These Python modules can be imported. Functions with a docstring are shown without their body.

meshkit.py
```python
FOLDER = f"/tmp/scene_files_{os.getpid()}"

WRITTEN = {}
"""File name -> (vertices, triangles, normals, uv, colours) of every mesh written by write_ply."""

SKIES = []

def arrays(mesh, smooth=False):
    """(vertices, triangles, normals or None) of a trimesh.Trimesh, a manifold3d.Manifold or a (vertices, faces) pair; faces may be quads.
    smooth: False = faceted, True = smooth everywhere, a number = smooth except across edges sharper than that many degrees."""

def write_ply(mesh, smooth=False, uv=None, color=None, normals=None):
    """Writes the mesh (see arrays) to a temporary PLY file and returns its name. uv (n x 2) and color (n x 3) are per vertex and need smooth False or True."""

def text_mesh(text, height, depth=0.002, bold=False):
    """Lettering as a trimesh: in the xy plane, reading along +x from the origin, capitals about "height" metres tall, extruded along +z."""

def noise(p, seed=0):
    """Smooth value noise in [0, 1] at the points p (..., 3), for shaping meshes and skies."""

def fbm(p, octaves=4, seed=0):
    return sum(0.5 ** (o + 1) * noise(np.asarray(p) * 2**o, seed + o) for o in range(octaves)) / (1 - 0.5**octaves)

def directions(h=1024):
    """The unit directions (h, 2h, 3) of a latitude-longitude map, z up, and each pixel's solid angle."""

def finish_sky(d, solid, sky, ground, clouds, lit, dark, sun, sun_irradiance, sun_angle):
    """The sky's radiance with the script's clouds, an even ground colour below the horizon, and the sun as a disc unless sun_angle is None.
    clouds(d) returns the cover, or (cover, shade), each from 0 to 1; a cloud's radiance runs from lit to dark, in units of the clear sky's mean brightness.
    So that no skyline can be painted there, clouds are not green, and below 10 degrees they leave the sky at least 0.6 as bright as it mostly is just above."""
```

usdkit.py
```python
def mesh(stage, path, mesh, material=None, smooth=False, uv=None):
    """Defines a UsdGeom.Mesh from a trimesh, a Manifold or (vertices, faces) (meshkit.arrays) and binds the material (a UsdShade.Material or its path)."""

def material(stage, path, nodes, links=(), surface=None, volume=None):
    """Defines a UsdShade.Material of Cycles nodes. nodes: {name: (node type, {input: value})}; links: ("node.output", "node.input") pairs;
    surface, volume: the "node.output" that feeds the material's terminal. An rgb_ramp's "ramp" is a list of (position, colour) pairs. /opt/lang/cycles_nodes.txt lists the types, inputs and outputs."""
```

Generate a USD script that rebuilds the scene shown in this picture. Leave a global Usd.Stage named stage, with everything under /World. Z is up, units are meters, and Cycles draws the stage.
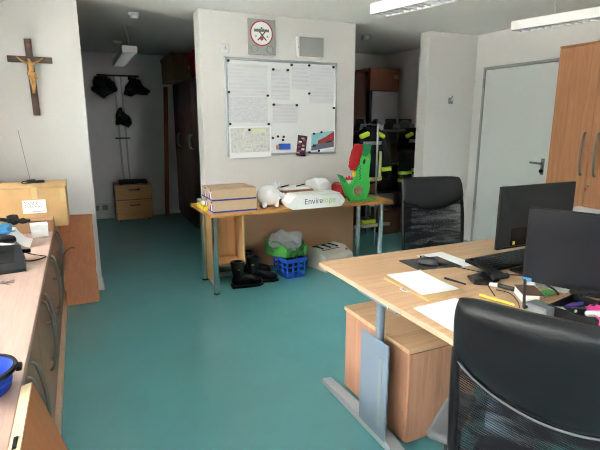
import math, random
import numpy as np, trimesh, usdkit, meshkit
import manifold3d as m3
from manifold3d import Manifold
from shapely.geometry import Polygon
from pxr import Usd, UsdGeom, UsdLux, Gf, Sdf, UsdShade

stage = Usd.Stage.CreateInMemory()
UsdGeom.SetStageUpAxis(stage, 'Z')
UsdGeom.Xform.Define(stage, '/World')
UsdGeom.Scope.Define(stage, '/World/Looks')
random.seed(7)
rng = np.random.default_rng(7)

# ---------------------------------------------------------------- camera, sky, exposure
PITCH, ROLL, YAW, FPX = math.radians(12.353), math.radians(0.034), math.radians(24.708), 475.0
fwd = np.array([math.sin(YAW)*math.cos(PITCH), math.cos(YAW)*math.cos(PITCH), -math.sin(PITCH)])
right = np.array([math.cos(YAW), -math.sin(YAW), 0]); up = np.cross(right, fwd)
cam = UsdGeom.Camera.Define(stage, '/World/camera')
cam.CreateHorizontalApertureAttr(36.0); cam.CreateVerticalApertureAttr(27.0)
cam.CreateFocalLengthAttr(36.0*FPX/600); cam.CreateClippingRangeAttr(Gf.Vec2f(0.02, 500))
mm = np.eye(4); mm[0, :3], mm[1, :3], mm[2, :3], mm[3, :3] = right, up, -fwd, (0, 0, 1.5)
UsdGeom.Xformable(cam).AddTransformOp().Set(Gf.Matrix4d(*mm.ravel().tolist()))
cam.CreateExposureAttr(2.2)
sky = UsdLux.DomeLight.Define(stage, '/World/overcast_sky')
sky.CreateColorAttr(Gf.Vec3f(1.0, 0.97, 0.995)); sky.CreateIntensityAttr(4.6)

# ---------------------------------------------------------------- helpers
used = {}
DROP = 0.0      # how far the things of the side table sit below the heights written for them
def path_of(parent, name):
    base = parent + '/' + name
    n = used.get(base, 0); used[base] = n + 1
    return base if n == 0 else f'{base}_{n:03d}'

class T:
    """A thing: an Xform at its base. world=True: its parts are given in world coordinates and moved here."""
    def __init__(s, name, label, cat, loc=(0, 0, 0), rotz=0.0, group=None, world=None, kind=None, tilt=None):
        s.path = path_of('/World', name); s.loc = np.array(loc, float)
        s.world = (rotz == 0 and tilt is None) if world is None else world
        x = UsdGeom.Xform.Define(stage, s.path); x.AddTranslateOp().Set(Gf.Vec3d(float(loc[0]), float(loc[1]), float(loc[2])-DROP))
        if rotz: x.AddRotateZOp().Set(float(rotz))
        if tilt: x.AddRotateXYZOp(opSuffix='tilt').Set(Gf.Vec3f(*tilt))
        s.prim = x.GetPrim(); tag(s.prim, label, cat, group, kind)
    def __call__(s, name, mesh, mat, smooth=30, label=None, kind=None):
        return obj(name, mesh, mat, s, smooth, label, kind)

class P:
    def __init__(s, path, owner): s.path, s.owner = path, owner
    def __call__(s, name, mesh, mat, smooth=30, label=None, kind=None):
        return obj(name, mesh, mat, s, smooth, label, kind)

def tag(p, label=None, cat=None, group=None, kind=None):
    for k, v in (('label', label), ('category', cat), ('group', group), ('kind', kind)):
        if v: p.SetCustomDataByKey(k, v)

def obj(name, mesh, mat, parent, smooth=30, label=None, kind=None):
    owner = parent if isinstance(parent, T) else parent.owner
    v, f, _ = meshkit.arrays(mesh)
    if owner.world: v = v - owner.loc
    pth = path_of(parent.path, name)
    usdkit.mesh(stage, pth, (v, f), MAT[mat], smooth)
    tag(stage.GetPrimAtPath(pth), label, None, None, kind)
    return P(pth, owner)

def struct(name, mesh, mat, label=None, smooth=False):
    pth = path_of('/World', name)
    usdkit.mesh(stage, pth, mesh, MAT[mat], smooth)
    tag(stage.GetPrimAtPath(pth), label, None, None, 'structure')
    return pth

def single(name, mesh, mat, label, cat, group=None, kind=None, smooth=30):
    """A thing that is one mesh."""
    pth = path_of('/World', name)
    v, f, _ = meshkit.arrays(mesh)
    c = (v.min(0) + v.max(0))/2; c[2] = v[:, 2].min()
    g = usdkit.mesh(stage, pth, (v - c, f), MAT[mat], smooth)
    UsdGeom.Xformable(g).AddTranslateOp().Set(Gf.Vec3d(float(c[0]), float(c[1]), float(c[2])-DROP))
    tag(stage.GetPrimAtPath(pth), label, cat, group, kind)
    return pth

def dup(src, label, loc, rotz=0, group=None):
    pth = path_of('/World', src.path.split('/')[-1])
    x = UsdGeom.Xform.Define(stage, pth)
    p = x.GetPrim(); p.GetReferences().AddInternalReference(Sdf.Path(src.path))
    x.ClearXformOpOrder()
    x.AddTranslateOp().Set(Gf.Vec3d(*map(float, loc)))
    x.AddRotateZOp().Set(float(rotz))
    p.SetInstanceable(True)
    tag(p, label, src.prim.GetCustomDataByKey('category'), group)
    return pth

def man(x):
    if isinstance(x, Manifold): return x
    v, f, _ = meshkit.arrays(x)
    return Manifold(m3.Mesh(np.asarray(v, np.float32), np.asarray(f, np.uint32)))
def U(*xs):
    r = man(xs[0])
    for x in xs[1:]: r = r + man(x)
    return r
def cat(*xs):
    out = []
    for x in xs:
        v, f, _ = meshkit.arrays(x); out.append(trimesh.Trimesh(v, f, process=False))
    return trimesh.util.concatenate(out)
def bx(x0, x1, y0, y1, z0, z1, b=0.003):
    x0, x1 = sorted((x0, x1)); y0, y1 = sorted((y0, y1)); z0, z1 = sorted((z0, z1))
    b = min(b, .45*min(x1-x0, y1-y0, z1-z0))
    if b <= 0: pts = [(x, y, z) for x in (x0, x1) for y in (y0, y1) for z in (z0, z1)]
    else:
        pts = []
        for x, sx in ((x0, 1), (x1, -1)):
            for y, sy in ((y0, 1), (y1, -1)):
                for z, sz in ((z0, 1), (z1, -1)):
                    pts += [(x, y+sy*b, z+sz*b), (x+sx*b, y, z+sz*b), (x+sx*b, y+sy*b, z)]
    return Manifold.hull_points(np.array(pts, float))
def rb(x0, x1, y0, y1, z0, z1, r=.01, n=12):
    s = Manifold.sphere(r, n)
    return Manifold.batch_hull([s.translate((x, y, z)) for x in (x0+r, x1-r) for y in (y0+r, y1-r) for z in (z0+r, z1-r)])
def hull(pts): return Manifold.hull_points(np.array(pts, float))
def bone(a, b, ra, rb_, n=14):
    return Manifold.batch_hull([Manifold.sphere(ra, n).translate(tuple(a)), Manifold.sphere(rb_, n).translate(tuple(b))])
def cyl(a, b, r, r2=None, n=20):
    a, b = np.array(a, float), np.array(b, float); d = b-a; h = np.linalg.norm(d)
    c = Manifold.cylinder(h, r, r if r2 is None else r2, n)
    t = trimesh.geometry.align_vectors([0, 0, 1], d/h)
    t[:3, 3] = a
    return c.transform(t[:3, :4])
def rot(mesh, deg, axis, at=(0, 0, 0)):
    m = trimesh.transformations.rotation_matrix(math.radians(deg), axis, at)
    if isinstance(mesh, Manifold): return mesh.transform(m[:3, :4])
    q = mesh.copy(); q.apply_transform(m); return q
def spline(pts, n=8):
    p = np.array(pts, float); p = np.vstack([2*p[0]-p[1], p, 2*p[-1]-p[-2]]); out = []
    for i in range(1, len(p)-2):
        for t in np.linspace(0, 1, n, endpoint=False):
            a, b, c, d = p[i-1], p[i], p[i+1], p[i+2]
            out.append(.5*(2*b+(c-a)*t+(2*a-5*b+4*c-d)*t*t+(3*b-a-3*c+d)*t**3))
    return np.array(out+[p[-2]])
def tube(pts, r, n=8, smooth=6):
    p = spline(pts, smooth) if smooth and len(pts) > 2 else np.array(pts, float)
    r = np.full(len(p), r) if np.ndim(r) == 0 else np.interp(np.linspace(0, 1, len(p)), np.linspace(0, 1, len(r)), r)
    t = np.gradient(p, axis=0); t /= np.linalg.norm(t, axis=1)[:, None]+1e-12
    a = np.array([0, 0, 1.]) if abs(t[0, 2]) < .9 else np.array([1., 0, 0])
    nrm = np.cross(t[0], a); nrm /= np.linalg.norm(nrm); V = []
    for i in range(len(p)):
        nrm = nrm-t[i]*(nrm@t[i]); nrm /= np.linalg.norm(nrm); bi = np.cross(t[i], nrm)
        V += [p[i]+r[i]*(math.cos(q)*nrm+math.sin(q)*bi) for q in np.linspace(0, 2*math.pi, n, endpoint=False)]
    F = []
    for i in range(len(p)-1):
        for j in range(n):
            a_, b_, c_, d_ = i*n+j, i*n+(j+1) % n, (i+1)*n+(j+1) % n, (i+1)*n+j
            F += [(a_, b_, c_), (a_, c_, d_)]
    k = len(V); V += [p[0], p[-1]]
    for j in range(n):
        F += [(k, (j+1) % n, j), (k+1, (len(p)-1)*n+j, (len(p)-1)*n+(j+1) % n)]
    return trimesh.Trimesh(np.array(V), np.array(F), process=False)
def lathe(prof, loc=(0, 0, 0), n=28):
    m = trimesh.creation.revolve(np.array(prof, float), sections=n); m.apply_translation(loc); return m
def prism(poly, h, plane='xy', at=0.0):
    """Extrudes a polygon. plane 'xz': polygon in x and z, from y=at to y=at+h; 'yz': from x=at to x=at+h."""
    m = trimesh.creation.extrude_polygon(Polygon(poly) if not hasattr(poly, 'geom_type') else poly, h, engine='earcut')
    v = m.vertices.copy()
    if plane == 'xz': m.vertices = np.stack([v[:, 0], v[:, 2]+at, v[:, 1]], 1); m.invert()
    elif plane == 'yz': m.vertices = np.stack([v[:, 2]+at, v[:, 0], v[:, 1]], 1)
    else: m.vertices = v+[0, 0, at]
    return m
def ring(rin, rout, h, n=40):
    return Manifold.cylinder(h, rout, rout, n)-Manifold.cylinder(h*3, rin, rin, n).translate((0, 0, -h))
def crumple(mesh, amp, scale, seed=0, edge=None):
    m = man(mesh)
    if edge: m = m.refine_to_length(edge)
    v, f, _ = meshkit.arrays(m); t = trimesh.Trimesh(v, f)
    d = np.stack([meshkit.fbm(t.vertices*scale+k*17.3, 3, seed+k) for k in range(3)], 1)-.5
    t.vertices = t.vertices+d*amp*2; return t
def pillow(center, nrm, u0, u1, s0, s1, thick, nu=24, ns=14, eu=6, es=4):
    """Closed upholstered pad round the mid surface center(u, s); nrm(u, s) the thickness direction."""
    us, ss = np.linspace(-1, 1, nu), np.linspace(-1, 1, ns)
    us = np.sign(us)*(1-(1-abs(us))**1.6); ss = np.sign(ss)*(1-(1-abs(ss))**1.6)
    Va, Vb = [], []
    for s in ss:
        for u in us:
            uu = u0+(u1-u0)*(u+1)/2
            sa, sb = (s0(uu) if callable(s0) else s0), (s1(uu) if callable(s1) else s1)
            q = sa+(sb-sa)*(s+1)/2
            c, n_ = np.array(center(uu, q)), np.array(nrm(uu, q))
            t = thick/2*max(1e-4, (1-abs(u)**eu))**.5*max(1e-4, (1-abs(s)**es))**.5
            Va.append(c+n_*t); Vb.append(c-n_*t)
    N = nu*ns; F = []
    I = lambda i, j: i*nu+j
    for i in range(ns-1):
        for j in range(nu-1):
            a, b, c, d = I(i, j), I(i, j+1), I(i+1, j+1), I(i+1, j)
            F += [(a, b, c), (a, c, d), (N+a, N+c, N+b), (N+a, N+d, N+c)]
    edge = [I(0, j) for j in range(nu)]+[I(i, nu-1) for i in range(1, ns)]+[I(ns-1, j) for j in range(nu-2, -1, -1)]+[I(i, 0) for i in range(ns-2, 0, -1)]
    for k in range(len(edge)):
        a, b = edge[k], edge[(k+1) % len(edge)]
        F += [(a, N+a, N+b), (a, N+b, b)]
    m = trimesh.Trimesh(np.array(Va+Vb), np.array(F), process=False); m.invert(); m.merge_vertices(); m.fix_normals(); return m

# ---------------------------------------------------------------- materials
MAT = {}
def lin(c):
    c = np.array(c, float)/255; return tuple(np.where(c <= .04045, c/12.92, ((c+.055)/1.055)**2.4))
def mat(name, rgb, rough=.5, metal=0., var=0., scale=8., bump=0., bscale=60., **kw):
    """Colour in sRGB 0-255; var: how far noise moves the colour; bump: relief depth in metres."""
    c = lin(rgb); p = dict(roughness=rough, metallic=metal, base_color=c, **kw)
    nodes, links = {'p': ('principled_bsdf', p)}, []
    if var or bump: nodes['t'] = ('texture_coordinate', {})
    if var:
        nodes['n'] = ('noise_texture', {'scale': scale, 'detail': 4.})
        nodes['r'] = ('rgb_ramp', {'ramp': [(.3, tuple(np.clip(np.array(c)*(1-var), 0, 1))), (.7, tuple(np.clip(np.array(c)*(1+var), 0, 1)))]})
        links += [('t.object', 'n.vector'), ('n.fac', 'r.fac'), ('r.color', 'p.base_color')]
    if bump:
        nodes['bn'] = ('noise_texture', {'scale': bscale, 'detail': 3.}); nodes['b'] = ('bump', {'strength': 1., 'distance': bump})
        links += [('t.object', 'bn.vector'), ('bn.fac', 'b.height'), ('b.normal', 'p.normal')]
    MAT[name] = usdkit.material(stage, '/World/Looks/'+name, nodes, links, surface='p.BSDF')
def wood(name, c1, c2, axis='x', rough=.45, fine=1.0):
    s = {'x': (1.2, 22, 22), 'y': (22, 1.2, 22), 'z': (22, 22, 1.2)}[axis]
    mid = tuple((np.array(lin(c1))+np.array(lin(c2)))/2)
    MAT[name] = usdkit.material(stage, '/World/Looks/'+name, {
        't': ('geometry', {}), 'm': ('mapping', {'scale': tuple(fine*x for x in s)}),
        'n': ('noise_texture', {'scale': 1.6, 'detail': 6., 'distortion': .6}), 'n2': ('noise_texture', {'scale': 9., 'detail': 3.}),
        'a': ('mix', {'fac': .35}),
        'r': ('rgb_ramp', {'ramp': [(.32, lin(c2)), (.5, mid), (.68, lin(c1))]}),
        'p': ('principled_bsdf', {'roughness': rough})},
        [('t.position', 'm.vector'), ('m.vector', 'n.vector'), ('m.vector', 'n2.vector'), ('n.fac', 'a.color1'), ('n2.fac', 'a.color2'), ('a.color', 'r.fac'), ('r.color', 'p.base_color')], surface='p.BSDF')
def sheet(name, ink, bands=70., width=.5, paper=(238, 238, 240), dens=.55, cols=8.):
    """Printed paper: rows of grey print broken by noise."""
    MAT[name] = usdkit.material(stage, '/World/Looks/'+name, {
        't': ('texture_coordinate', {}), 's': ('separate_xyz', {}),
        'z': ('math', {'math_type': 'multiply', 'value2': bands}), 'fr': ('math', {'math_type': 'fraction'}), 'lt': ('math', {'math_type': 'less_than', 'value2': width}),
        'm': ('mapping', {'scale': (cols, cols, bands)}), 'n': ('noise_texture', {'scale': 1., 'detail': 2.}), 'gt': ('math', {'math_type': 'greater_than', 'value2': dens}),
        'k': ('math', {'math_type': 'multiply'}), 'mx': ('mix', {'color1': lin(paper), 'color2': lin(ink)}), 'p': ('principled_bsdf', {'roughness': .6})},
        [('t.object', 's.vector'), ('s.z', 'z.value1'), ('z.value', 'fr.value1'), ('fr.value', 'lt.value1'), ('t.object', 'm.vector'), ('m.vector', 'n.vector'), ('n.fac', 'gt.value1'),
         ('lt.value', 'k.value1'), ('gt.value', 'k.value2'), ('k.value', 'mx.fac'), ('mx.color', 'p.base_color')], surface='p.BSDF')

mat('wall_paint', (212, 209, 207), .85, var=.008, scale=2., bump=.0003, bscale=140.)
mat('ceiling_paint', (238, 236, 233), .9, var=.01, scale=3.)
mat('floor_teal', (96, 158, 160), .3, var=.06, scale=2.2, bump=.0004, bscale=14.)
mat('trim_white', (205, 205, 202), .5)
mat('trim_dark', (60, 70, 72), .5)
mat('door_paint', (206, 209, 208), .5)
mat('frame_grey', (150, 153, 152), .45)
wood('oak_light', (214, 176, 140), (190, 148, 112), 'x')
wood('oak_edge', (220, 186, 160), (200, 160, 132), 'y')
wood('worktop_oak', (194, 165, 152), (178, 146, 132), 'y')
wood('oak_upright', (182, 136, 110), (160, 112, 86), 'z')
wood('cabinet_oak', (186, 132, 94), (160, 104, 70), 'z')
wood('sideboard_door', (164, 126, 98), (140, 102, 76), 'z')
wood('table_beech', (216, 160, 92), (192, 132, 66), 'x')
wood('table_edge', (204, 148, 84), (180, 122, 62), 'x')
wood('shelf_beech', (226, 184, 132), (208, 160, 108), 'z')
mat('tan_panel', (190, 148, 116), .6, var=.04, scale=3.)
wood('orange_board', (188, 118, 70), (168, 98, 52), 'z')
wood('pale_core', (216, 194, 160), (204, 178, 140), 'y')
wood('dark_brown', (104, 76, 64), (84, 58, 48), 'z')
wood('red_plank', (164, 102, 78), (140, 82, 62), 'z')
wood('back_beech', (206, 156, 98), (184, 130, 76), 'x')
wood('cross_wood', (88, 66, 58), (68, 50, 44), 'z', .5)
mat('gilt', (196, 150, 84), .4, var=.25, scale=60.)
mat('cardboard', (196, 158, 108), .8, var=.05, scale=12.)
mat('cardboard_dark', (170, 130, 96), .8, var=.05, scale=12.)
mat('dark_box', (116, 90, 62), .8, var=.05, scale=12.)
mat('carton_tan', (196, 168, 138), .75, var=.03, scale=14.)
mat('tape', (204, 176, 128), .25)
mat('white_plastic', (226, 226, 226), .4)
mat('white_card', (236, 236, 234), .6)
mat('paper_white', (240, 240, 242), .65)
mat('grey_light', (190, 192, 192), .45)
mat('grey_mid', (132, 136, 138), .45)
mat('piping_grey', (104, 104, 108), .5)
mat('router_grey', (110, 116, 120), .45)
mat('arm_grey', (84, 85, 88), .6)
mat('grey_panel', (116, 128, 142), .4)
mat('handle_grey', (120, 116, 110), .38, .7)
mat('steel', (178, 182, 186), .28, 1.)
mat('chrome', (196, 204, 210), .14, 1.)
mat('foot_metal', (172, 174, 178), .5)
mat('alu', (176, 182, 188), .34, .85)
mat('black_plastic', (17, 18, 20), .45, specular_ior_level=.35)
mat('black_gloss', (11, 11, 13), .2)
mat('screen_black', (15, 17, 26), .3, specular_ior_level=.35)
mat('black_leather', (20, 21, 25), .42, bump=.0005, bscale=220., specular_ior_level=.35)
mat('black_fabric', (22, 23, 26), .9, var=.2, scale=20., bump=.002, bscale=40.)
mat('black_rubber', (20, 20, 22), .7)
mat('charcoal', (38, 40, 45), .55, specular_ior_level=.35)
mat('mousepad_grey', (58, 56, 56), .85)
mat('blue_plastic', (28, 84, 190), .4)
mat('blue_bowl', (22, 66, 186), .45)
mat('blue_print', (52, 60, 150), .6)
mat('navy_print', (36, 38, 70), .6)
mat('blue_bag', (40, 120, 170), .4, bump=.003, bscale=20.)
mat('green_crate', (72, 150, 66), .45)
mat('green_paint', (64, 190, 84), .4)
mat('green_dark', (24, 136, 82), .4)
mat('red_paint', (206, 26, 26), .5)
mat('red_fabric', (176, 18, 26), .8, var=.15, scale=14.)
mat('red_foil', (186, 28, 36), .3, bump=.006, bscale=18.)
mat('red_print', (178, 48, 58), .5)
mat('crimson', (176, 24, 62), .4)
mat('pink_print', (226, 150, 152), .6)
mat('brick_print', (150, 60, 62), .5)
mat('sky_print', (140, 196, 206), .5)
mat('road_print', (112, 116, 128), .5)
mat('orange_paint', (228, 130, 40), .5)
mat('belly_disc', (150, 118, 98), .35, var=.3, scale=40.)
mat('yellow', (236, 206, 60), .5)
mat('tag_olive', (150, 146, 66), .6)
mat('lime', (206, 226, 60), .55)
mat('lime_cream', (214, 216, 150), .5)
mat('cream_bar', (190, 186, 160), .5)
mat('pale_lime', (220, 220, 186), .6)
mat('plate_grey', (152, 154, 151), .45)
mat('silver_band', (150, 154, 158), .4)
mat('ink', (40, 42, 46), .6)
mat('ink_grey', (100, 104, 104), .6)
mat('lime_ink', (186, 204, 90), .6)
mat('pink', (232, 70, 150), .4)
mat('purple', (90, 60, 150), .4)
mat('helmet_grey', (70, 72, 74), .3, var=.2, scale=16.)
mat('mauve_card', (124, 96, 104), .7)
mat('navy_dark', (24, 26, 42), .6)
mat('locker_grey', (182, 184, 186), .5)
mat('beige_plastic', (206, 202, 190), .45)
mat('magnet_black', (18, 18, 20), .35)
mat('board_white', (226, 227, 228), .22)
mat('brown_paper', (198, 152, 112), .8)
mat('envelope_tan', (206, 170, 120), .7)
mat('louvre_alu', (236, 238, 240), .35, .3)
mat('lamp_white', (212, 212, 210), .4)
mat('sticker_blue', (60, 140, 190), .4)
mat('skin_print', (214, 190, 180), .5)
mat('far_wall', (120, 122, 116), .9, var=.1, scale=.5)
mat('pale_paving', (212, 206, 198), .9, var=.06, scale=.8)
sheet('print_faint', (206, 206, 211), 30, .6, (213, 213, 217), .46, 4)
sheet('print_table', (194, 194, 200), 110, .55, (212, 212, 216), .5, 26)
sheet('print_letter', (204, 203, 210), 26, .5, (213, 213, 217), .46, 5)
# the street map: pale patches, a lattice of roads
MAT['map_print'] = usdkit.material(stage, '/World/Looks/map_print', {
    't': ('texture_coordinate', {}), 'n': ('noise_texture', {'scale': 14., 'detail': 5.}), 'v': ('voronoi_texture', {'scale': 20., 'feature': 'distance_to_edge'}),
    'r': ('rgb_ramp', {'ramp': [(.3, lin((176, 172, 184))), (.45, lin((212, 210, 206))), (.58, lin((198, 200, 194))), (.72, lin((222, 222, 204)))]}),
    'g': ('math', {'math_type': 'less_than', 'value2': .04}), 'mx': ('mix', {'color2': lin((224, 222, 220))}), 'p': ('principled_bsdf', {'roughness': .6})},
    [('t.object', 'n.vector'), ('t.object', 'v.vector'), ('n.fac', 'r.fac'), ('v.distance', 'g.value1'), ('g.value', 'mx.fac'), ('r.color', 'mx.color1'), ('mx.color', 'p.base_color')], surface='p.BSDF')
# net fabric of the chair backs: real holes in a fine weave
MAT['chair_net'] = usdkit.material(stage, '/World/Looks/chair_net', {
    't': ('texture_coordinate', {}), 'm': ('mapping', {'rotation': (0, math.radians(45), 0), 'scale': (300, 1, 300)}), 's': ('separate_xyz', {}),
    'a': ('math', {'math_type': 'fraction'}), 'b': ('math', {'math_type': 'fraction'}),
    # the weave is stretched open in wavy folds
    'fm': ('mapping', {'scale': (6, 6, 34)}), 'fn': ('noise_texture', {'scale': 1., 'detail': 1., 'distortion': .8}), 'fr': ('map_range', {'from_min': .35, 'from_max': .62, 'to_min': .66, 'to_max': .26, 'clamp': True}),
    'ga': ('math', {'math_type': 'greater_than'}), 'gb': ('math', {'math_type': 'greater_than'}), 'k': ('math', {'math_type': 'multiply'}),
    'd': ('principled_bsdf', {'base_color': lin((20, 20, 25)), 'roughness': .8, 'specular_ior_level': .2}), 'h': ('transparent_bsdf', {}), 'x': ('mix_closure', {})},
    [('t.object', 'm.vector'), ('m.vector', 's.vector'), ('s.x', 'a.value1'), ('s.z', 'b.value1'), ('a.value', 'ga.value1'), ('b.value', 'gb.value1'), ('t.object', 'fm.vector'), ('fm.vector', 'fn.vector'), ('fn.fac', 'fr.value'), ('fr.result', 'ga.value2'), ('fr.result', 'gb.value2'),
     ('ga.value', 'k.value1'), ('gb.value', 'k.value2'), ('k.value', 'x.fac'), ('d.BSDF', 'x.closure1'), ('h.BSDF', 'x.closure2')], surface='x.closure')
MAT['pane'] = usdkit.material(stage, '/World/Looks/pane', {
    'f': ('fresnel', {'IOR': 1.45}), 'h': ('transparent_bsdf', {'color': (.96, .98, .97)}), 'g': ('glossy_bsdf', {'roughness': .0, 'color': (1, 1, 1)}), 'x': ('mix_closure', {})},
    [('f.fac', 'x.fac'), ('h.BSDF', 'x.closure1'), ('g.BSDF', 'x.closure2')], surface='x.closure')
MAT['clear_bag'] = usdkit.material(stage, '/World/Looks/clear_bag', {
    't': ('texture_coordinate', {}), 'n': ('noise_texture', {'scale': 26., 'detail': 3.}), 'b': ('bump', {'distance': .01}),
    'h': ('transparent_bsdf', {'color': (.9, .9, .92)}), 'g': ('principled_bsdf', {'base_color': lin((186, 188, 192)), 'roughness': .2}), 'x': ('mix_closure', {'fac': .62})},
    [('t.object', 'n.vector'), ('n.fac', 'b.height'), ('b.normal', 'g.normal'), ('h.BSDF', 'x.closure1'), ('g.BSDF', 'x.closure2')], surface='x.closure')

# ---------------------------------------------------------------- the setting
XL, XR, YW, YR, H = -0.78, 4.42, 4.55, -3.0, 2.49
struct('floor', bx(-3.4, 4.9, YR-.2, 8.2, -.2, 0, 0), 'floor_teal')
struct('ceiling', bx(-3.4, 4.9, YR-.2, 8.2, H, H+.2, 0), 'ceiling_paint')
struct('wall_front_left', bx(-3.2, .085, YW-.07, YW+.14, 0, H, .004), 'wall_paint')
struct('wall_front_middle', bx(1.083, 2.735, YW, YW+.2, 0, H, .004), 'wall_paint')
struct('wall_front_right', bx(3.70, XR+.2, YW, YW+.16, 0, H, .004), 'wall_paint')
# daylight side: left wall and rear wall with their windows
LW = [(-1.75, -.45), (-.25, 1.05), (1.25, 2.55), (2.75, 4.05)]; WZ = (.86, 2.44)
def wall_with_holes(name, along, fixed0, fixed1, a0, a1, holes, wz):
    mk = (lambda a, b, z0, z1: bx(fixed0, fixed1, a, b, z0, z1, 0)) if along == 'y' else (lambda a, b, z0, z1: bx(a, b, fixed0, fixed1, z0, z1, 0))
    w = mk(a0, a1, 0, H)
    for a, b in holes:
        w = w-((bx(fixed0-.1, fixed1+.1, a, b, *wz, 0)) if along == 'y' else bx(a, b, fixed0-.1, fixed1+.1, *wz, 0))
    struct(name, w, 'wall_paint')
wall_with_holes('wall_left', 'y', XL-.24, XL, YR-.2, YW+.1, LW, WZ)
RW = [(1.2, 1.95)]
wall_with_holes('wall_rear', 'x', YR-.24, YR, XL-.2, XR+.2, RW, (.9, 2.3))
def window(n, along, at, a, b, z0, z1):
    p = '/World/window_%d' % n
    x = UsdGeom.Xform.Define(stage, p); tag(x.GetPrim(), None, None, None, 'structure')
    q = lambda a0, a1, w0, w1, c0, c1: bx(at+w0, at+w1, a0, a1, c0, c1, .003) if along == 'y' else bx(a0, a1, at+w0, at+w1, c0, c1, .003)
    mid = (a+b)/2
    fr = U(q(a, b, 0, .06, z0, z0+.06), q(a, b, 0, .06, z1-.06, z1), q(a, a+.06, 0, .06, z0, z1), q(b-.06, b, 0, .06, z0, z1), q(mid-.05, mid+.05, 0, .06, z0, z1))
    usdkit.mesh(stage, p+'/window_frame', fr, MAT['trim_white'])
    for k, (c, d) in enumerate(((a+.05, mid-.04), (mid+.04, b-.05))):
        usdkit.mesh(stage, p+'/pane'+('_001' if k else ''), q(c, d, .028, .032, z0+.05, z1-.05), MAT['pane'])
for i, (a, b) in enumerate(LW): window(i+1, 'y', XL-.16, a, b, *WZ)
for i, (a, b) in enumerate(RW): window(i+5, 'x', YR-.16, a, b, .9, 2.3)
struct('wall_neighbour', bx(-14, -11, -40, 40, -.7, 4.6, 0), 'far_wall')
struct('ground', bx(-60, 60, -60, 60, -.75, -.7, 0), 'pale_paving')
# door wall, its door, and the back rooms
struct('wall_right', U(bx(XR, XR+.2, YR-.2, 3.375, 0, H, 0), bx(XR, XR+.2, 4.39, 8.2, 0, H, 0), bx(XR, XR+.2, 3.375, 4.39, 2.10, H, 0), bx(XR+.06, XR+.2, 3.3, 4.45, 0, 2.2, 0)), 'wall_paint')
struct('wall_back', bx(-3.2, 2.4, 7.95, 8.15, 0, H, 0), 'wall_paint')
struct('wall_back_left', bx(-3.2, -3.0, YW+.1, 8.1, 0, H, 0), 'wall_paint')
struct('wall_partition', bx(2.08, 2.2, YW+.21, 7.94, 0, H, 0), 'wall_paint')
struct('wall_back_right', bx(2.2, XR, 6.42, 6.6, 0, H, 0), 'wall_paint')
def base(name, *a): struct(name, bx(*a, .002), 'trim_white')
base('baseboard_left', XL, .098, YW-.083, YW-.07, 0, .06)
base('baseboard_left', .085, .098, YW-.07, YW+.13, 0, .06)
base('baseboard_middle', 1.085, 2.735, YW-.012, YW, 0, .06)
base('baseboard_right', 3.70, 4.40, YW-.012, YW, 0, .06)
base('baseboard_back', -.74, 2.07, 7.935, 7.95, 0, .09)
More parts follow.
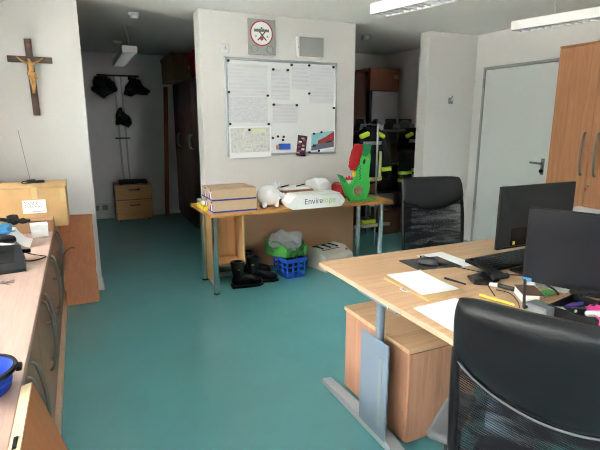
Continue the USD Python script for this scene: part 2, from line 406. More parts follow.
# door 1
dp = '/World/door_1'; dx = UsdGeom.Xform.Define(stage, dp); tag(dx.GetPrim(), None, None, None, 'structure')
def dpart(n, m, mt, sm=30): usdkit.mesh(stage, path_of(dp, n), m, MAT[mt], sm)
dpart('door_frame', U(bx(XR-.022, XR+.05, 4.374, 4.404, 0, 2.112), bx(XR-.022, XR+.05, 3.36, 3.39, 0, 2.112), bx(XR-.022, XR+.05, 3.36, 4.404, 2.082, 2.112)), 'frame_grey')
dpart('leaf', bx(XR-.012, XR+.03, 3.392, 4.372, .006, 2.079, .004), 'door_paint')
for z in (.42, 1.88): dpart('hinge', cyl((XR-.03, 4.378, z), (XR-.03, 4.378, z+.10), .011), 'grey_mid')
dpart('escutcheon', bx(XR-.022, XR-.012, 3.462, 3.504, .945, 1.115, .004), 'steel')
dpart('lever', U(cyl((XR-.06, 3.483, 1.065), (XR-.02, 3.483, 1.065), .012), bone((XR-.058, 3.483, 1.065), (XR-.058, 3.605, 1.068), .011, .0095)), 'steel', True)
dpart('lock', cyl((XR-.04, 3.483, .985), (XR-.012, 3.483, .985), .02), 'black_plastic')

# ---------------------------------------------------------------- crucifix on the left wall
YC = YW-.07
t = T('wall_crucifix', 'dark wooden crucifix with a gilt figure hanging on the white wall', 'crucifix', (-.285, YC, 1.54))
v_ = hull([(x, y, z) for y in (YC-.022, YC-.001) for x, z in ((-.316, 2.128), (-.266, 2.128), (-.258, 1.542), (-.308, 1.542))])
t('upright_beam', v_, 'cross_wood', False); t('cross_beam', bx(-.443, -.132, YC-.024, YC-.001, 1.949, 1.996, .002), 'cross_wood', False)
cx, yb = -.287, YC-.045
J = lambda x, z, y=0: (cx+x, yb+y, z)
body = U(bone(J(0, 1.935), J(0, 1.885), .022, .018), bone(J(0, 1.885), J(.004, 1.85), .017, .02),
         bone(J(.0, 1.945), J(-.006, 1.955, -.006), .011, .011), bone(J(-.006, 1.957, -.008), J(-.009, 1.968, -.01), .0135, .012),
         *[U(bone(J(s*.018, 1.938), J(s*.052, 1.955, .008), .0095, .0075), bone(J(s*.052, 1.955, .008), J(s*.083, 1.98, .014), .0075, .0055), bone(J(s*.083, 1.98, .014), J(s*.092, 1.986, .016), .007, .005)) for s in (-1, 1)],
         *[U(bone(J(s*.01, 1.85), J(s*.009+.006, 1.79, -.014), .014, .0105), bone(J(s*.009+.006, 1.79, -.014), J(s*.004+.002, 1.735, .006), .0105, .007), bone(J(s*.004+.002, 1.735, .006), J(s*.004+.002, 1.718, -.006), .007, .006)) for s in (-1, 1)])
fb = body.refine_to_length(.006); vv, ff, _ = meshkit.arrays(fb); tb = trimesh.Trimesh(vv, ff); trimesh.smoothing.filter_taubin(tb, iterations=4)
fg = t('figure', tb, 'gilt', True, 'gilt carved figure with arms spread')
fg('hair', U(bone(J(-.009, 1.966, -.004), J(-.006, 1.95, .004), .0145, .011)), 'cross_wood', True)
fg('loincloth', crumple(U(bone(J(-.012, 1.862), J(.014, 1.858), .021, .021), bone(J(.026, 1.86), J(.034, 1.825), .012, .006)), .004, 90, 3, .006), 'gilt', True)
t('title_plaque', bx(cx-.012, cx+.008, YC-.026, YC-.022, 2.062, 2.092, .001), 'red_plank', False)

# ---------------------------------------------------------------- sideboard along the windows
E = -.215
t = T('sideboard_worktop', 'long pale wood worktop on the low cabinets along the left wall', 'worktop', (-.47, 2.1, .715))
t('worktop', bx(-.76, E, -.14, 4.38, .716, .745, .003), 'worktop_oak')
for i in range(6):
    y1 = 4.37-.75*i; y0 = y1-.748; ym = (y0+y1)/2
    c = T('sideboard_cabinet', ['low two-door cabinet at the far end, under the cardboard box', 'low two-door cabinet beneath the black desk phone', 'low two-door cabinet, third from the crucifix wall',
                                'low two-door cabinet behind the leaning orange board', 'low two-door cabinet beside the near end of the leaning board', 'low two-door cabinet nearest the viewer'][i], 'cabinet', (-.49, ym, 0), group='low cabinets under the left worktop')
    c('body', bx(-.745, -.243, y0, y1, .07, .713, .002), 'sideboard_door', False)
    c('plinth', bx(-.73, -.204, y0, y1, 0.001, .069, .001), 'oak_edge', False)
    for k, (a, b) in enumerate(((y0+.003, ym-.0015), (ym+.0015, y1-.003))):
        d = c('door', bx(-.2425, -.224, a, b, .085, .708, .002), 'sideboard_door', False)
        hy = ym+(.055 if k else -.055)
        d('handle', tube([(-.224, hy, .665), (-.206, hy, .645), (-.189, hy, .56), (-.185, hy, .485), (-.189, hy, .41), (-.206, hy, .325), (-.224, hy, .305)], .0075, 8, 5), 'handle_grey', True)
    if i in (0, 1, 2): d('key', U(cyl((-.226, ym+.02, .52), (-.205, ym+.02, .52), .006), bx(-.207, -.185, ym+.017, ym+.023, .512, .528, .001)), 'steel')

t = T('cardboard_box', 'large closed cardboard box with a white label at the far end of the worktop', 'box', (-.41, 4.05, .747))
t('carton', bx(-.72, -.117, 3.83, 4.24, .747, 1.035, .004), 'cardboard', False)
t('flap', hull([(-.725, 3.826, 1.036), (-.112, 3.826, 1.036), (-.725, 4.03, 1.048), (-.112, 4.03, 1.046), (-.725, 3.826, 1.041), (-.112, 3.826, 1.041), (-.725, 4.03, 1.053), (-.112, 4.03, 1.051)]), 'cardboard', False)
t('flap', hull([(-.725, 4.032, 1.046), (-.118, 4.032, 1.044), (-.725, 4.244, 1.036), (-.112, 4.244, 1.036), (-.725, 4.032, 1.051), (-.118, 4.032, 1.049), (-.725, 4.244, 1.041), (-.112, 4.244, 1.041)]), 'cardboard', False)
t('tape_strip', bx(-.335, -.30, 3.8275, 3.83, .955, 1.037, .0005), 'tape', False); t('tape_strip', bx(-.155, -.118, 3.8278, 3.83, .93, 1.02, .0005), 'tape', False)
lb = t('label', bx(-.40, -.252, 3.8265, 3.8295, .855, .95, .0005), 'paper_white', False, 'white address label with handwriting')
scr = []
for r_ in range(3):
    x = -.388
    for k in range(5 if r_ < 2 else 7):
        w = rng.uniform(.008, .02); scr.append(tube([(x, 3.826, .93-.014*r_), (x+w*.3, 3.826, .936-.014*r_+rng.uniform(-.003, .003)), (x+w*.6, 3.826, .926-.014*r_), (x+w, 3.826, .931-.014*r_)], .0011, 5, 3)); x += w+.004
scr.append(bx(-.34, -.262, 3.8255, 3.827, .866, .869, 0))
lb('handwriting', cat(*scr), 'ink', kind='stuff')
t = T('handheld_radio', 'black radio handset with thin whip antenna lying on the cardboard box', 'radio', (-.33, 4.0, 1.055))
t('handset', rot(U(rb(-.37, -.31, 3.965, 4.0, 1.056, 1.082, .008), rb(-.315, -.255, 3.955, 3.995, 1.055, 1.073, .006)), 14, (0, 0, 1), (-.31, 3.98, 0)), 'black_plastic', True)
t('antenna', tube([(-.345, 3.99, 1.07), (-.36, 3.99, 1.2), (-.385, 3.99, 1.436)], .0014, 6), 'black_rubber', True)
t('cord', tube([(-.36, 3.97, 1.065), (-.385, 3.955, 1.072), (-.40, 3.97, 1.06), (-.37, 3.945, 1.058), (-.33, 3.94, 1.062)], .004, 6), 'black_rubber', True)
t = T('flat_carton', 'low brown carton lying in front of the large cardboard box', 'box', (-.35, 3.74, .747))
t('carton', bx(-.52, -.208, 3.66, 3.815, .747, .828, .004), 'cardboard_dark', False); t('lid_fold', bx(-.522, -.206, 3.655, 3.66, .79, .831, .001), 'cardboard_dark', False)
t = T('white_carton', 'small plain white box near the edge of the worktop', 'box', (-.284, 3.49, .747), 6)
t('carton', bx(-.05, .05, -.005, .09, 0.001, .085, .002), 'white_card', False); t('lid', bx(-.052, .052, -.007, .092, .06, .088, .002), 'white_card', False)
t = T('blue_pouch', 'blue plastic pouch lying on white papers on the worktop', 'bag', (-.5, 3.36, .835))
t('pouch', crumple(rb(-.62, -.425, 3.27, 3.45, .83, .868, .016), .008, 22, 5, .02), 'blue_bag', True)
t('seam', tube([(-.61, 3.266, .85), (-.5, 3.264, .846), (-.395, 3.27, .85)], .004, 6), 'blue_bag', True)
t = T('paper_stack', 'stack of white paper with a curled sheet under the blue pouch', 'paper', (-.5, 3.36, .747))
t('stack', bx(-.66, -.415, 3.22, 3.50, .747, .829, .003), 'paper_white', False)
xs = np.linspace(0, 1, 9); curl = [(-.415+.09*s, .835-.085*s+.05*math.sin(math.pi*s)*-.4) for s in xs]
pv = [(x, y, z) for x, z in curl for y in (3.22, 3.46)]; pf = []
for i in range(8): a = 2*i; pf += [(a, a+2, a+3), (a, a+3, a+1)]
sh = trimesh.Trimesh(pv, pf, process=False); lo = sh.copy(); lo.vertices = lo.vertices-[0, 0, .0015]; lo.invert()
t('curled_sheet', cat(sh, lo), 'paper_white', True)
t = T('black_glove', 'crumpled black glove lying behind the blue pouch', 'glove', (-.43, 3.55, .83))
t('palm', crumple(rb(-.47, -.40, 3.53, 3.60, .83, .90, .025), .012, 30, 8, .015), 'black_fabric', True)
for k in range(4): t('finger', tube([(-.41, 3.54+.015*k, .87-.008*k), (-.38, 3.535+.016*k, .85+.01*(k % 2)), (-.335-.012*k, 3.53+.02*k, .862-.006*k)], [.012, .011, .008], 8), 'black_fabric', True)
t('thumb', tube([(-.46, 3.53, .87), (-.50, 3.52, .88), (-.53, 3.53, .872)], [.013, .012, .009], 8), 'black_fabric', True)

t = T('desk_phone', 'black desk phone with handset on the worktop by the window', 'telephone', (-.44, 2.83, .747))
t('base', hull([(-.62, 2.66, .748), (-.30, 2.70, .748), (-.62, 3.0, .748), (-.33, 3.0, .748), (-.62, 2.66, .768), (-.305, 2.71, .762), (-.62, 3.0, .84), (-.345, 2.98, .826)]), 'charcoal')
t('handset', U(bone((-.60, 2.80, .825), (-.43, 3.0, .868), .018, .018), bone((-.43, 3.0, .868), (-.39, 3.03, .85), .026, .024), bone((-.60, 2.80, .825), (-.63, 2.78, .81), .024, .024)), 'charcoal', True)
t('keypad', hull([(-.46, 2.76, .782), (-.36, 2.78, .775), (-.46, 2.90, .812), (-.37, 2.90, .806), (-.46, 2.76, .788), (-.36, 2.78, .781), (-.46, 2.90, .818), (-.37, 2.90, .812)]), 'black_gloss', False)
t('cord', tube([(-.34, 2.94, .80), (-.31, 2.97, .775), (-.26, 2.99, .752), (-.225, 2.955, .7515), (-.26, 2.90, .7515), (-.31, 2.89, .752), (-.335, 2.86, .775)], .0032, 6), 'black_rubber', True)
t('plug', rb(-.345, -.295, 2.94, 2.965, .785, .805, .005), 'black_plastic', True)
t = T('key_bunch', 'small bunch of keys lying on the worktop in front of the phone', 'keys', (-.37, 2.53, .747))
t('key_ring', rot(ring(.011, .0135, .003), 0, (0, 0, 1)).translate((-.39, 2.545, .7475)), 'steel')
for k, a in enumerate((-30, 10, 50)):
    t('key', rot(U(bx(0, .045, -.003, .003, 0, .0022, 0), Manifold.cylinder(.0022, .010, .010, 14)), a-20, (0, 0, 1)).translate((-.385+.004*k, 2.535-.004*k, .7475+.0024*k)), 'steel' if k else 'red_plank')
t = T('blue_tub', 'round blue plastic tub with a black rim on the near worktop', 'tub', (-.315, 1.475, .747))
t('tub', lathe([(0, 0), (.07, 0), (.076, .006), (.083, .03), (.080, .034), (.092, .068), (.088, .068), (.078, .036), (.078, .03), (.07, .008), (0, .008)], (-.315, 1.475, .748)), 'blue_bowl', 35)
t('rim', lathe([(.0885, .06), (.097, .06), (.100, .066), (.098, .073), (.0885, .074), (.0885, .06)], (-.315, 1.475, .748)), 'black_rubber', 35)
t('lug', rb(-.222, -.205, 1.46, 1.49, .80, .818, .005), 'black_rubber', True)

# leaning boards
t = T('leaning_board', 'near orange board with pale cut edge leaning on the worktop', 'board', (-.12, 1.1, 0))
def lean(x0, x1): return hull([(x0+dx, y, z) for dx, z in ((.215, .012), (0, .775)) for y in (.55, 1.418) for dx in (dx,)]+[(x1+dx, y, z) for dx, z in ((.215, .018), (0, .781)) for y in (.55, 1.418) for dx in (dx,)])
t('board', lean(-.206, -.18), 'pale_core', False); t('face', lean(-.1795, -.177), 'orange_board', False, 'orange wood face of the board')
t('slot', bx(-.1985, -.189, 1.12, 1.165, .776, .7815, .001), 'black_plastic', False)
t = T('wood_panel', 'orange wood panel leaning against the crucifix wall by its low edge', 'panel', (-.08, 4.28, 0))
def slant(pts, d0, d1):
    """A board in the leaning plane from (y 4.165, z 0) to (y 4.45, z .71), between depths d0 and d1 behind its face."""
    a = math.atan2(.285, .71); ny, nz = math.cos(a), -math.sin(a)
    m = prism(pts, d1-d0, 'xz', d0); v = m.vertices.copy()
    m.vertices = np.stack([v[:, 0], 4.147+v[:, 2]*math.sin(a)+v[:, 1]*ny, .011+v[:, 2]*math.cos(a)+v[:, 1]*nz], 1); return m
t('panel', slant([(-.205, 0), (.045, 0), (.047, .22), (.038, .27), (.046, .32), (.052, .755), (-.212, .764)], 0, .018), 'orange_board', False)
t('edge_band', slant([(-.212, .7645), (.052, .7555), (.052, .757), (-.212, .766)], 0, .018), 'pale_core', False)
single('power_lead', tube([(-.178, 3.93, .50), (-.16, 3.92, .53), (-.13, 3.95, .545), (-.10, 3.96, .54)], .004, 6), 'black_rubber', 'short black lead sticking out from the far cabinet handle', 'cable')

# ---------------------------------------------------------------- whiteboard and what hangs on it
t = T('whiteboard', 'white magnetic board with an aluminium frame full of papers', 'whiteboard', (1.91, YW, 1.15))
t('panel', bx(1.33, 2.49, 4.532, 4.548, 1.175, 2.065, .001), 'board_white', False)
for a in ((1.31, 2.51, 4.526, 4.549, 2.062, 2.085), (1.31, 2.51, 4.526, 4.549, 1.16, 1.183), (1.31, 1.333, 4.526, 4.549, 1.16, 2.085), (2.487, 2.51, 4.526, 4.549, 1.16, 2.085)): t('frame_rail', bx(*a, .003), 'alu')
def paper(name, label, x0, x1, z0, z1, mt, y=4.530, skew=0.0, catg='paper', th=.001):
    th_, y0 = th, y-th
    m = prism([(x0, z0), (x1, z0+skew), (x1, z1+skew), (x0, z1)], th_, 'xz', y0)
    return m, label, catg, name, mt
def put(args): single(args[3], args[0], args[4], args[1], args[2], smooth=False)
put(paper('pinned_paper', 'wide printed sheet at the upper left corner of the whiteboard', 1.343, 1.732, 1.735, 2.03, 'print_faint'))
put(paper('pinned_table', 'sheet printed with a dense table, left edge of the whiteboard', 1.34, 1.732, 1.485, 1.727, 'print_table'))
put(paper('pinned_letter', 'upright letter pinned in the upper middle of the whiteboard', 1.772, 1.972, 1.705, 1.998, 'print_letter'))
put(paper('pinned_note', 'half-height pale sheet in the middle of the whiteboard', 1.785, 2.06, 1.478, 1.666, 'print_faint'))
put(paper('pinned_page', 'narrow page overlapped at the top of the whiteboard', 1.994, 2.188, 1.81, 2.05, 'print_letter'))
put(paper('pinned_notice', 'long sheet pinned at the upper right of the whiteboard', 2.192, 2.464, 1.678, 2.045, 'print_faint'))
mp_, *_r = paper('', '', 1.328, 1.762, 1.142, 1.445, 'paper_white', 4.5245, .006)
t = T('street_map', 'pale printed street map at the lower left of the whiteboard', 'map', (1.545, 4.524, 1.14))
t('sheet', mp_, 'paper_white', False); t('print', prism([(1.345, 1.195), (1.748, 1.2), (1.748, 1.438), (1.345, 1.432)], .0004, 'xz', 4.5228), 'map_print', False)
t('highlight', prism([(1.56, 1.385), (1.70, 1.39), (1.70, 1.425), (1.56, 1.42)], .0002, 'xz', 4.5225), 'pale_lime', False)
put(paper('highlight_strip', 'faint yellow strip across the top of the upper left sheet', 1.42, 1.725, 1.987, 1.995, 'pale_lime', 4.5288, 0, 'strip', .0004))
t = T('board_eraser', 'blue board eraser stuck on the lower whiteboard', 'eraser', (1.9, 4.53, 1.21))
t('body', rb(1.84, 1.965, 4.495, 4.524, 1.216, 1.276, .006), 'blue_plastic', True); t('felt', bx(1.842, 1.963, 4.523, 4.5295, 1.218, 1.274, .001), 'charcoal'); t('end_cap', rb(1.815, 1.839, 4.50, 4.528, 1.218, 1.262, .006), 'cardboard', True)
t = T('leaflet', 'dark red picture leaflet hanging off the bottom of the whiteboard', 'leaflet', (2.1, 4.52, 1.14))
L = lambda pts, y, h=.0008: prism(pts, h, 'xz', y)
t('sheet', L([(2.036, 1.152), (2.14, 1.137), (2.166, 1.345), (2.06, 1.36)], 4.5235), 'navy_print', False)
for k in range(10):
    u0, w0 = rng.uniform(.03, .6), .02+.095*k/1.05; du, dw = rng.uniform(.2, .38), rng.uniform(.07, .1)
    q = lambda u, w: (2.036+.104*u+.025*w, 1.152-.013*u+.205*w)
    t('picture', L([q(u0, w0), q(min(.96, u0+du), w0), q(min(.96, u0+du), min(.97, w0+dw)), q(u0, min(.97, w0+dw))], 4.5232-.00003*k, .0002), ['red_print', 'pink_print', 'brick_print', 'paper_white'][k % 4], False)
t = T('photo_print', 'colour photo print of a red building at the lower right of the whiteboard', 'photo', (2.34, 4.525, 1.18))
c4 = lambda u, w: (2.207+.281*u, 1.184+.195*w+.026*u)
Q = lambda pts, y, h=.0002: L([c4(*p) for p in pts], y, h)
t('sheet', Q([(0, 0), (1, 0), (1, 1), (0, 1)], 4.5285, .0008), 'paper_white', False)
t('picture', Q([(.02, .05), (.98, .1), (.98, .98), (.02, .97)], 4.5281), 'sky_print', False)
t('picture', Q([(.02, .05), (.98, .12), (.98, .4), (.4, .42), (.02, .3)], 4.5278), 'road_print', False)
t('picture', Q([(.3, .38), (.98, .42), (.98, .95), (.62, .7), (.3, .55)], 4.5275), 'red_print', False)
t('picture', Q([(.35, .40), (.95, .44), (.95, .60), (.35, .52)], 4.5272), 'brick_print', False)
t('picture', Q([(.06, .24), (.22, .24), (.22, .36), (.10, .38)], 4.5272), 'navy_print', False); t('picture', Q([(.6, .36), (.9, .38), (.88, .46), (.66, .44)], 4.5269), 'ink', False)
MG = [(1.343, 2.052, 'at the top left corner of the whiteboard'), (1.338, 1.768, 'at the lower left of the wide upper left sheet'), (1.733, 1.744, 'at the lower right of the wide upper left sheet'),
      (1.794, 1.992, 'at the upper left of the upright letter'), (1.948, 1.992, 'at the upper right of the upright letter'), (1.99, 2.042, 'at the upper left of the narrow page'), (2.184, 2.047, 'between the narrow page and the long sheet'),
      (2.462, 2.042, 'at the top right corner of the whiteboard'), (2.186, 1.774, 'at the left edge of the long right sheet'), (2.472, 1.633, 'alone at the right edge of the whiteboard'), (1.795, 1.658, 'at the upper left of the pale middle sheet'),
      (2.046, 1.656, 'at the upper right of the pale middle sheet'), (1.342, 1.471, 'above the left corner of the street map'), (1.739, 1.47, 'above the right corner of the street map'), (1.534, 1.415, 'on the upper middle of the street map'),
      (1.78, 1.333, 'above the left end of the blue eraser'), (1.835, 1.347, 'second from the left above the blue eraser'), (1.898, 1.343, 'upper one of the close pair above the blue eraser'), (1.889, 1.311, 'lower one of the close pair above the blue eraser'),
      (2.24, 1.37, 'at the left of the photo print'), (2.328, 1.384, 'at the top middle of the photo print'), (2.189, 1.18, 'on the bottom rail between leaflet and photo print'), (2.3, 1.192, 'on the bottom rail under the photo print')]
for x, z, w in MG: single('round_magnet', cyl((x, 4.5225 if z < 1.43 else 4.528, z), (x, 4.513, z), .0125, .011, 14), 'magnet_black', 'black round magnet '+w, 'magnet', 'magnets on the whiteboard')

t = T('wall_clock', 'square grey wall clock with a red-rimmed round face above the whiteboard', 'clock', (1.685, YW, 2.12))
t('plate', bx(1.547, 1.824, 4.528, 4.549, 2.122, 2.443, .003), 'plate_grey')
fc = t('face', cyl((1.678, 4.528, 2.315), (1.678, 4.522, 2.315), .104, n=48), 'paper_white', label='round white dial')
rg = rot(ring(.103, .115, .006, 48), 90, (1, 0, 0)).translate((1.678, 4.528, 2.315)); t('rim', rg, 'crimson', label='crimson rim')
fr = lambda pts, y=4.5215: prism([(1.678+a, 2.315+b) for a, b in pts], .0006, 'xz', y)
fc('hand', fr([(-.045, -.062), (-.036, -.066), (.05, .022), (.044, .03)]), 'ink', False); fc('hand', fr([(.052, -.06), (.044, -.066), (-.035, .02), (-.028, .028)], 4.521), 'ink', False)
wd = [fr([(x, .012+.004*math.sin(9*x*50)), (x+.011, .012), (x+.012, .036+.01*rng.random()), (x+.001, .034+.012*rng.random())], 4.5206) for x in np.linspace(-.075, .062, 10)]
wd += [fr([(-.075, .016), (.075, .016), (.075, .034), (-.075, .034)], 4.5212), fr([(-.008, .04), (.008, .04), (.008, .056), (-.008, .056)], 4.5206), fr([(-.07, -.035), (-.05, -.032), (-.055, -.015)], 4.5206), fr([(.05, -.032), (.068, -.035), (.062, -.015)], 4.5206)]
fc('emblem', cat(*wd), 'ink_grey', False, 'grey lettered emblem band', 'stuff')
fc('flame', fr([(-.02, -.05), (0, -.068), (.02, -.05), (.012, -.02), (0, -.032), (-.01, -.018)], 4.5202), 'red_print', False)
for x in (1.602, 1.762):
    d = t('dial', cyl((x, 4.528, 2.172), (x, 4.524, 2.172), .031, n=28), 'plate_grey'); d('dial_ring', rot(ring(.030, .034, .006, 28), 90, (1, 0, 0)).translate((x, 4.528, 2.172)), 'ink_grey')
t = T('wall_speaker', 'small white box with a grey grille right of the wall clock', 'speaker', (2.18, YW, 2.12))
t('case', rb(2.042, 2.335, 4.50, 4.549, 2.12, 2.315, .006), 'white_plastic', 30); t('grille', bx(2.066, 2.331, 4.495, 4.501, 2.126, 2.309, .002), 'plate_grey'); t('knob', cyl((2.053, 4.50, 2.21), (2.053, 4.494, 2.21), .005), 'grey_mid')
t = T('light_switch', 'white rotary wall switch left of the wall clock', 'switch', (1.32, YW, 2.13))
t('plate', rb(1.283, 1.36, 4.538, 4.5495, 2.128, 2.203, .004), 'white_plastic', 30); t('knob', cyl((1.322, 4.538, 2.166), (1.322, 4.522, 2.166), .021, .018), 'white_plastic'); t('pointer', bx(1.319, 1.325, 4.518, 4.523, 2.152, 2.182, .001), 'grey_mid')
t = T('coat_hook', 'small steel coat hook on the white wall left of the door', 'hook', (4.04, YW, 1.69))
t('plate', rb(4.028, 4.052, 4.541, 4.5495, 1.70, 1.77, .003), 'steel'); t('prong', tube([(4.04, 4.542, 1.735), (4.04, 4.515, 1.715), (4.04, 4.495, 1.70), (4.04, 4.485, 1.725)], .006, 8), 'steel', True); t('prong', tube([(4.04, 4.542, 1.755), (4.04, 4.505, 1.77), (4.04, 4.495, 1.79)], .0055, 8), 'steel', True)

# ---------------------------------------------------------------- lamps, detectors
def pendant(label, x, y0, y1, z, w, h, tx=0., cords=((.25, 0),)):
    t = T('pendant_lamp', label, 'lamp', (x, (y0+y1)/2, z), 0, world=False)
    L_ = (y1-y0)/2; sk = lambda m: rot(m, tx, (0, 0, 1))
    t('housing', sk(U(bx(-w/2, -w/2+.01, -L_, L_, 0, h), bx(w/2-.01, w/2, -L_, L_, 0, h), bx(-w/2, w/2, -L_, L_, h-.012, h), bx(-w/2, w/2, -L_, -L_+.012, 0, h), bx(-w/2, w/2, L_-.012, L_, 0, h))), 'lamp_white', False)
    t('tube_bulb', sk(cyl((0, -L_+.03, h*.55), (0, L_-.03, h*.55), .008)), 'white_plastic', True)
    bl = [bx(-w/2+.012, w/2-.012, y, y+.012, .0015, h*.35, 0) for y in np.arange(-L_+.03, L_-.03, .05)]
    bl += [bx(-w/2+.011, -w/2+.016, -L_+.013, L_-.013, .002, h*.6, 0), bx(w/2-.016, w/2-.011, -L_+.013, L_-.013, .002, h*.6, 0)]
    t('louvre', sk(cat(*bl)), 'louvre_alu', False, kind='stuff')
    for f_, o in cords:
        yy = -L_+2*L_*f_
        t('cord', sk(tube([(0, yy, h-.002), (.012, yy+o*.4, h+.08), (-.004, yy+o*.7, h+.16), (0, yy+o, H-z-.03)], .0035, 6)), 'lamp_white', True)
        t('canopy', sk(lathe([(0, -.04), (.012, -.04), (.05, -.02), (.055, -.001), (0, -.001)], (0, yy+o, H-z))), 'lamp_white')
pendant('white pendant strip lamp at the top right with its cord showing', 3.125, 1.35, 2.71, 2.137, .15, .062, 13, ((.8, .03), (.2, -.03)))
pendant('white pendant strip lamp cut off at the top edge, above the far chair', 1.955, 1.35, 2.74, 2.15, .15, .062, 13, ((.8, .0), (.2, -.03)))
pendant('white strip lamp hanging in the dark corridor behind the crucifix wall', .568, 5.45, 6.9, 2.19, .15, .07, 0, ((.11, -.02), (.9, .02)))
t = T('smoke_detector', 'white round smoke detector on the dark corridor ceiling', 'detector', (.582, 5.0, H-.05))
t('base', lathe([(0, 0), (.055, 0), (.058, -.022), (0, -.022)], (.582, 5.0, H-.001)), 'white_plastic'); t('sensor', lathe([(0, -.022), (.042, -.022), (.036, -.045), (.02, -.052), (0, -.052)], (.582, 5.0, H-.001)), 'white_plastic')
t = T('ceiling_spotlight', 'small round recessed spotlight in the dark right-hand opening', 'spotlight', (3.227, 5.135, H-.03))
t('ring', ring(.036, .058, .045).translate((3.227, 5.135, H-.0455)), 'lamp_white'); t('lens', cyl((3.227, 5.135, H-.030), (3.227, 5.135, H-.001), .0355), 'grey_light')

# ---------------------------------------------------------------- corridor behind the left opening
t = T('drawer_pedestal', 'small beech pedestal with two drawers at the end of the corridor', 'pedestal', (.69, 7.70, 0))
t('body', bx(.43, .955, 7.52, 7.92, .03, .565), 'red_plank', False)
for z0, z1 in ((.04, .325), (.345, .555)):
    d = t('drawer', bx(.436, .949, 7.5, 7.52, z0, z1, .003), 'back_beech', False)
    d('handle', tube([(.63, 7.50, z1-.06), (.64, 7.48, z1-.065), (.75, 7.48, z1-.065), (.76, 7.50, z1-.06)], .009, 6), 'charcoal', True)
for x in (.48, .90): t('caster', cyl((x-.012, 7.58, .02), (x+.012, 7.58, .02), .0195), 'black_plastic')
single('folded_jacket', crumple(rb(.50, .90, 7.54, 7.72, .567, .625, .02), .02, 14, 2, .03), 'black_fabric', 'flat black bundle lying on the corridor pedestal', 'jacket', smooth=True)
t = T('coat_rack', 'tall metal coat rack with crossbar behind the corridor pedestal', 'coat rack', (.62, 7.78, 0))
for x in (.605, .70): t('post', cyl((x, 7.75, .57) if 0 else (x, 7.935, 0.001), (x-.03, 7.935, 2.16), .014), 'alu', True)
t('crossbar', rb(.33, .93, 7.915, 7.945, 2.155, 2.18, .006), 'charcoal'); t('crossbar', rb(.52, .74, 7.915, 7.945, 1.23, 1.25, .006), 'charcoal')
for x in (.36, .46, .79, .88): t('peg', tube([(x, 7.92, 2.16), (x, 7.89, 2.14), (x, 7.87, 2.15)], .006, 6), 'charcoal', True)
def hung(name, label, pts, y, seed, d=.09):
    m = Manifold.batch_hull([Manifold.sphere(r, 12).scale((1, d/max(r, .03)*.5, 1)).translate((x, y, z)) for x, z, r in pts])
    single(name, crumple(crumple(m, .07, 6, seed, .03), .04, 16, seed+5), 'black_fabric', label, 'jacket', smooth=True)
hung('hanging_jacket', 'black jacket on the left side of the corridor coat rack', [(.33, 2.09, .04), (.50, 2.10, .04), (.28, 1.96, .04), (.55, 1.94, .04), (.40, 1.9, .05)], 7.84, 11)
hung('hanging_jacket', 'black jacket on the right side of the corridor coat rack', [(.80, 2.10, .04), (.93, 2.08, .04), (.72, 1.93, .04), (.95, 1.92, .04), (1.03, 1.93, .03)], 7.84, 12)
hung('hanging_bag', 'small black bag hanging low between the coat rack posts', [(.62, 1.66, .03), (.56, 1.50, .05), (.70, 1.48, .05)], 7.87, 13)
t = T('leaning_plank', 'narrow reddish plank leaning in the corridor corner', 'plank', (1.25, 7.75, 0))
t('plank', hull([(x+dx, y, z) for z, dx, y in ((.002, 0, 7.72), (2.02, .12, 7.905)) for x in (1.165, 1.235) for y in (y, y+.02)]), 'red_plank', False)
t = T('tall_wardrobe', 'dark brown wardrobe standing along the right side of the corridor', 'wardrobe', (1.74, 7.1, 0))
t('body', bx(1.442, 2.05, 6.22, 7.9, .001, 2.06), 'dark_brown', False)
for k, (a, b) in enumerate(((6.224, 6.638), (6.642, 7.056), (7.06, 7.476), (7.48, 7.896))):
    d = t('door', bx(1.424, 1.442, a, b, .06, 2.05), 'dark_brown', False)
    hy = b-.05 if k % 2 == 0 else a+.05
    d('handle', tube([(1.424, hy, 1.32), (1.395, hy, 1.30), (1.39, hy, 1.22), (1.395, hy, 1.14), (1.424, hy, 1.12)], .007, 6), 'alu', True)
t = T('storage_box', 'brown box stored on top of the corridor wardrobe', 'box', (1.7, 7.0, 2.062))
t('carton', bx(1.27, 1.98, 7.0, 7.9, 2.062, 2.42, .004), 'dark_box', False); t('lid', bx(1.26, 1.99, 6.99, 7.91, 2.37, 2.426, .004), 'dark_box', False); t('handle_label', bx(1.50, 1.62, 6.996, 7.0, 2.2, 2.26, .001), 'paper_white', False)
single('red_bag', crumple(rb(1.42, 1.75, 6.25, 6.66, 2.064, 2.40, .06), .04, 8, 21, .04), 'red_fabric', 'red bag lying on the near end of the corridor wardrobe', 'bag', smooth=True)
t = T('cable_duct', 'white socket duct low on the corridor back wall', 'duct', (.0, 7.94, .09))
t('duct', bx(-.5, .42, 7.90, 7.949, .10, .26, .004), 'trim_white'); t('socket', bx(.25, .33, 7.893, 7.901, .14, .22, .003), 'grey_mid'); t('socket', bx(.12, .2, 7.893, 7.901, .14, .22, .003), 'grey_mid')

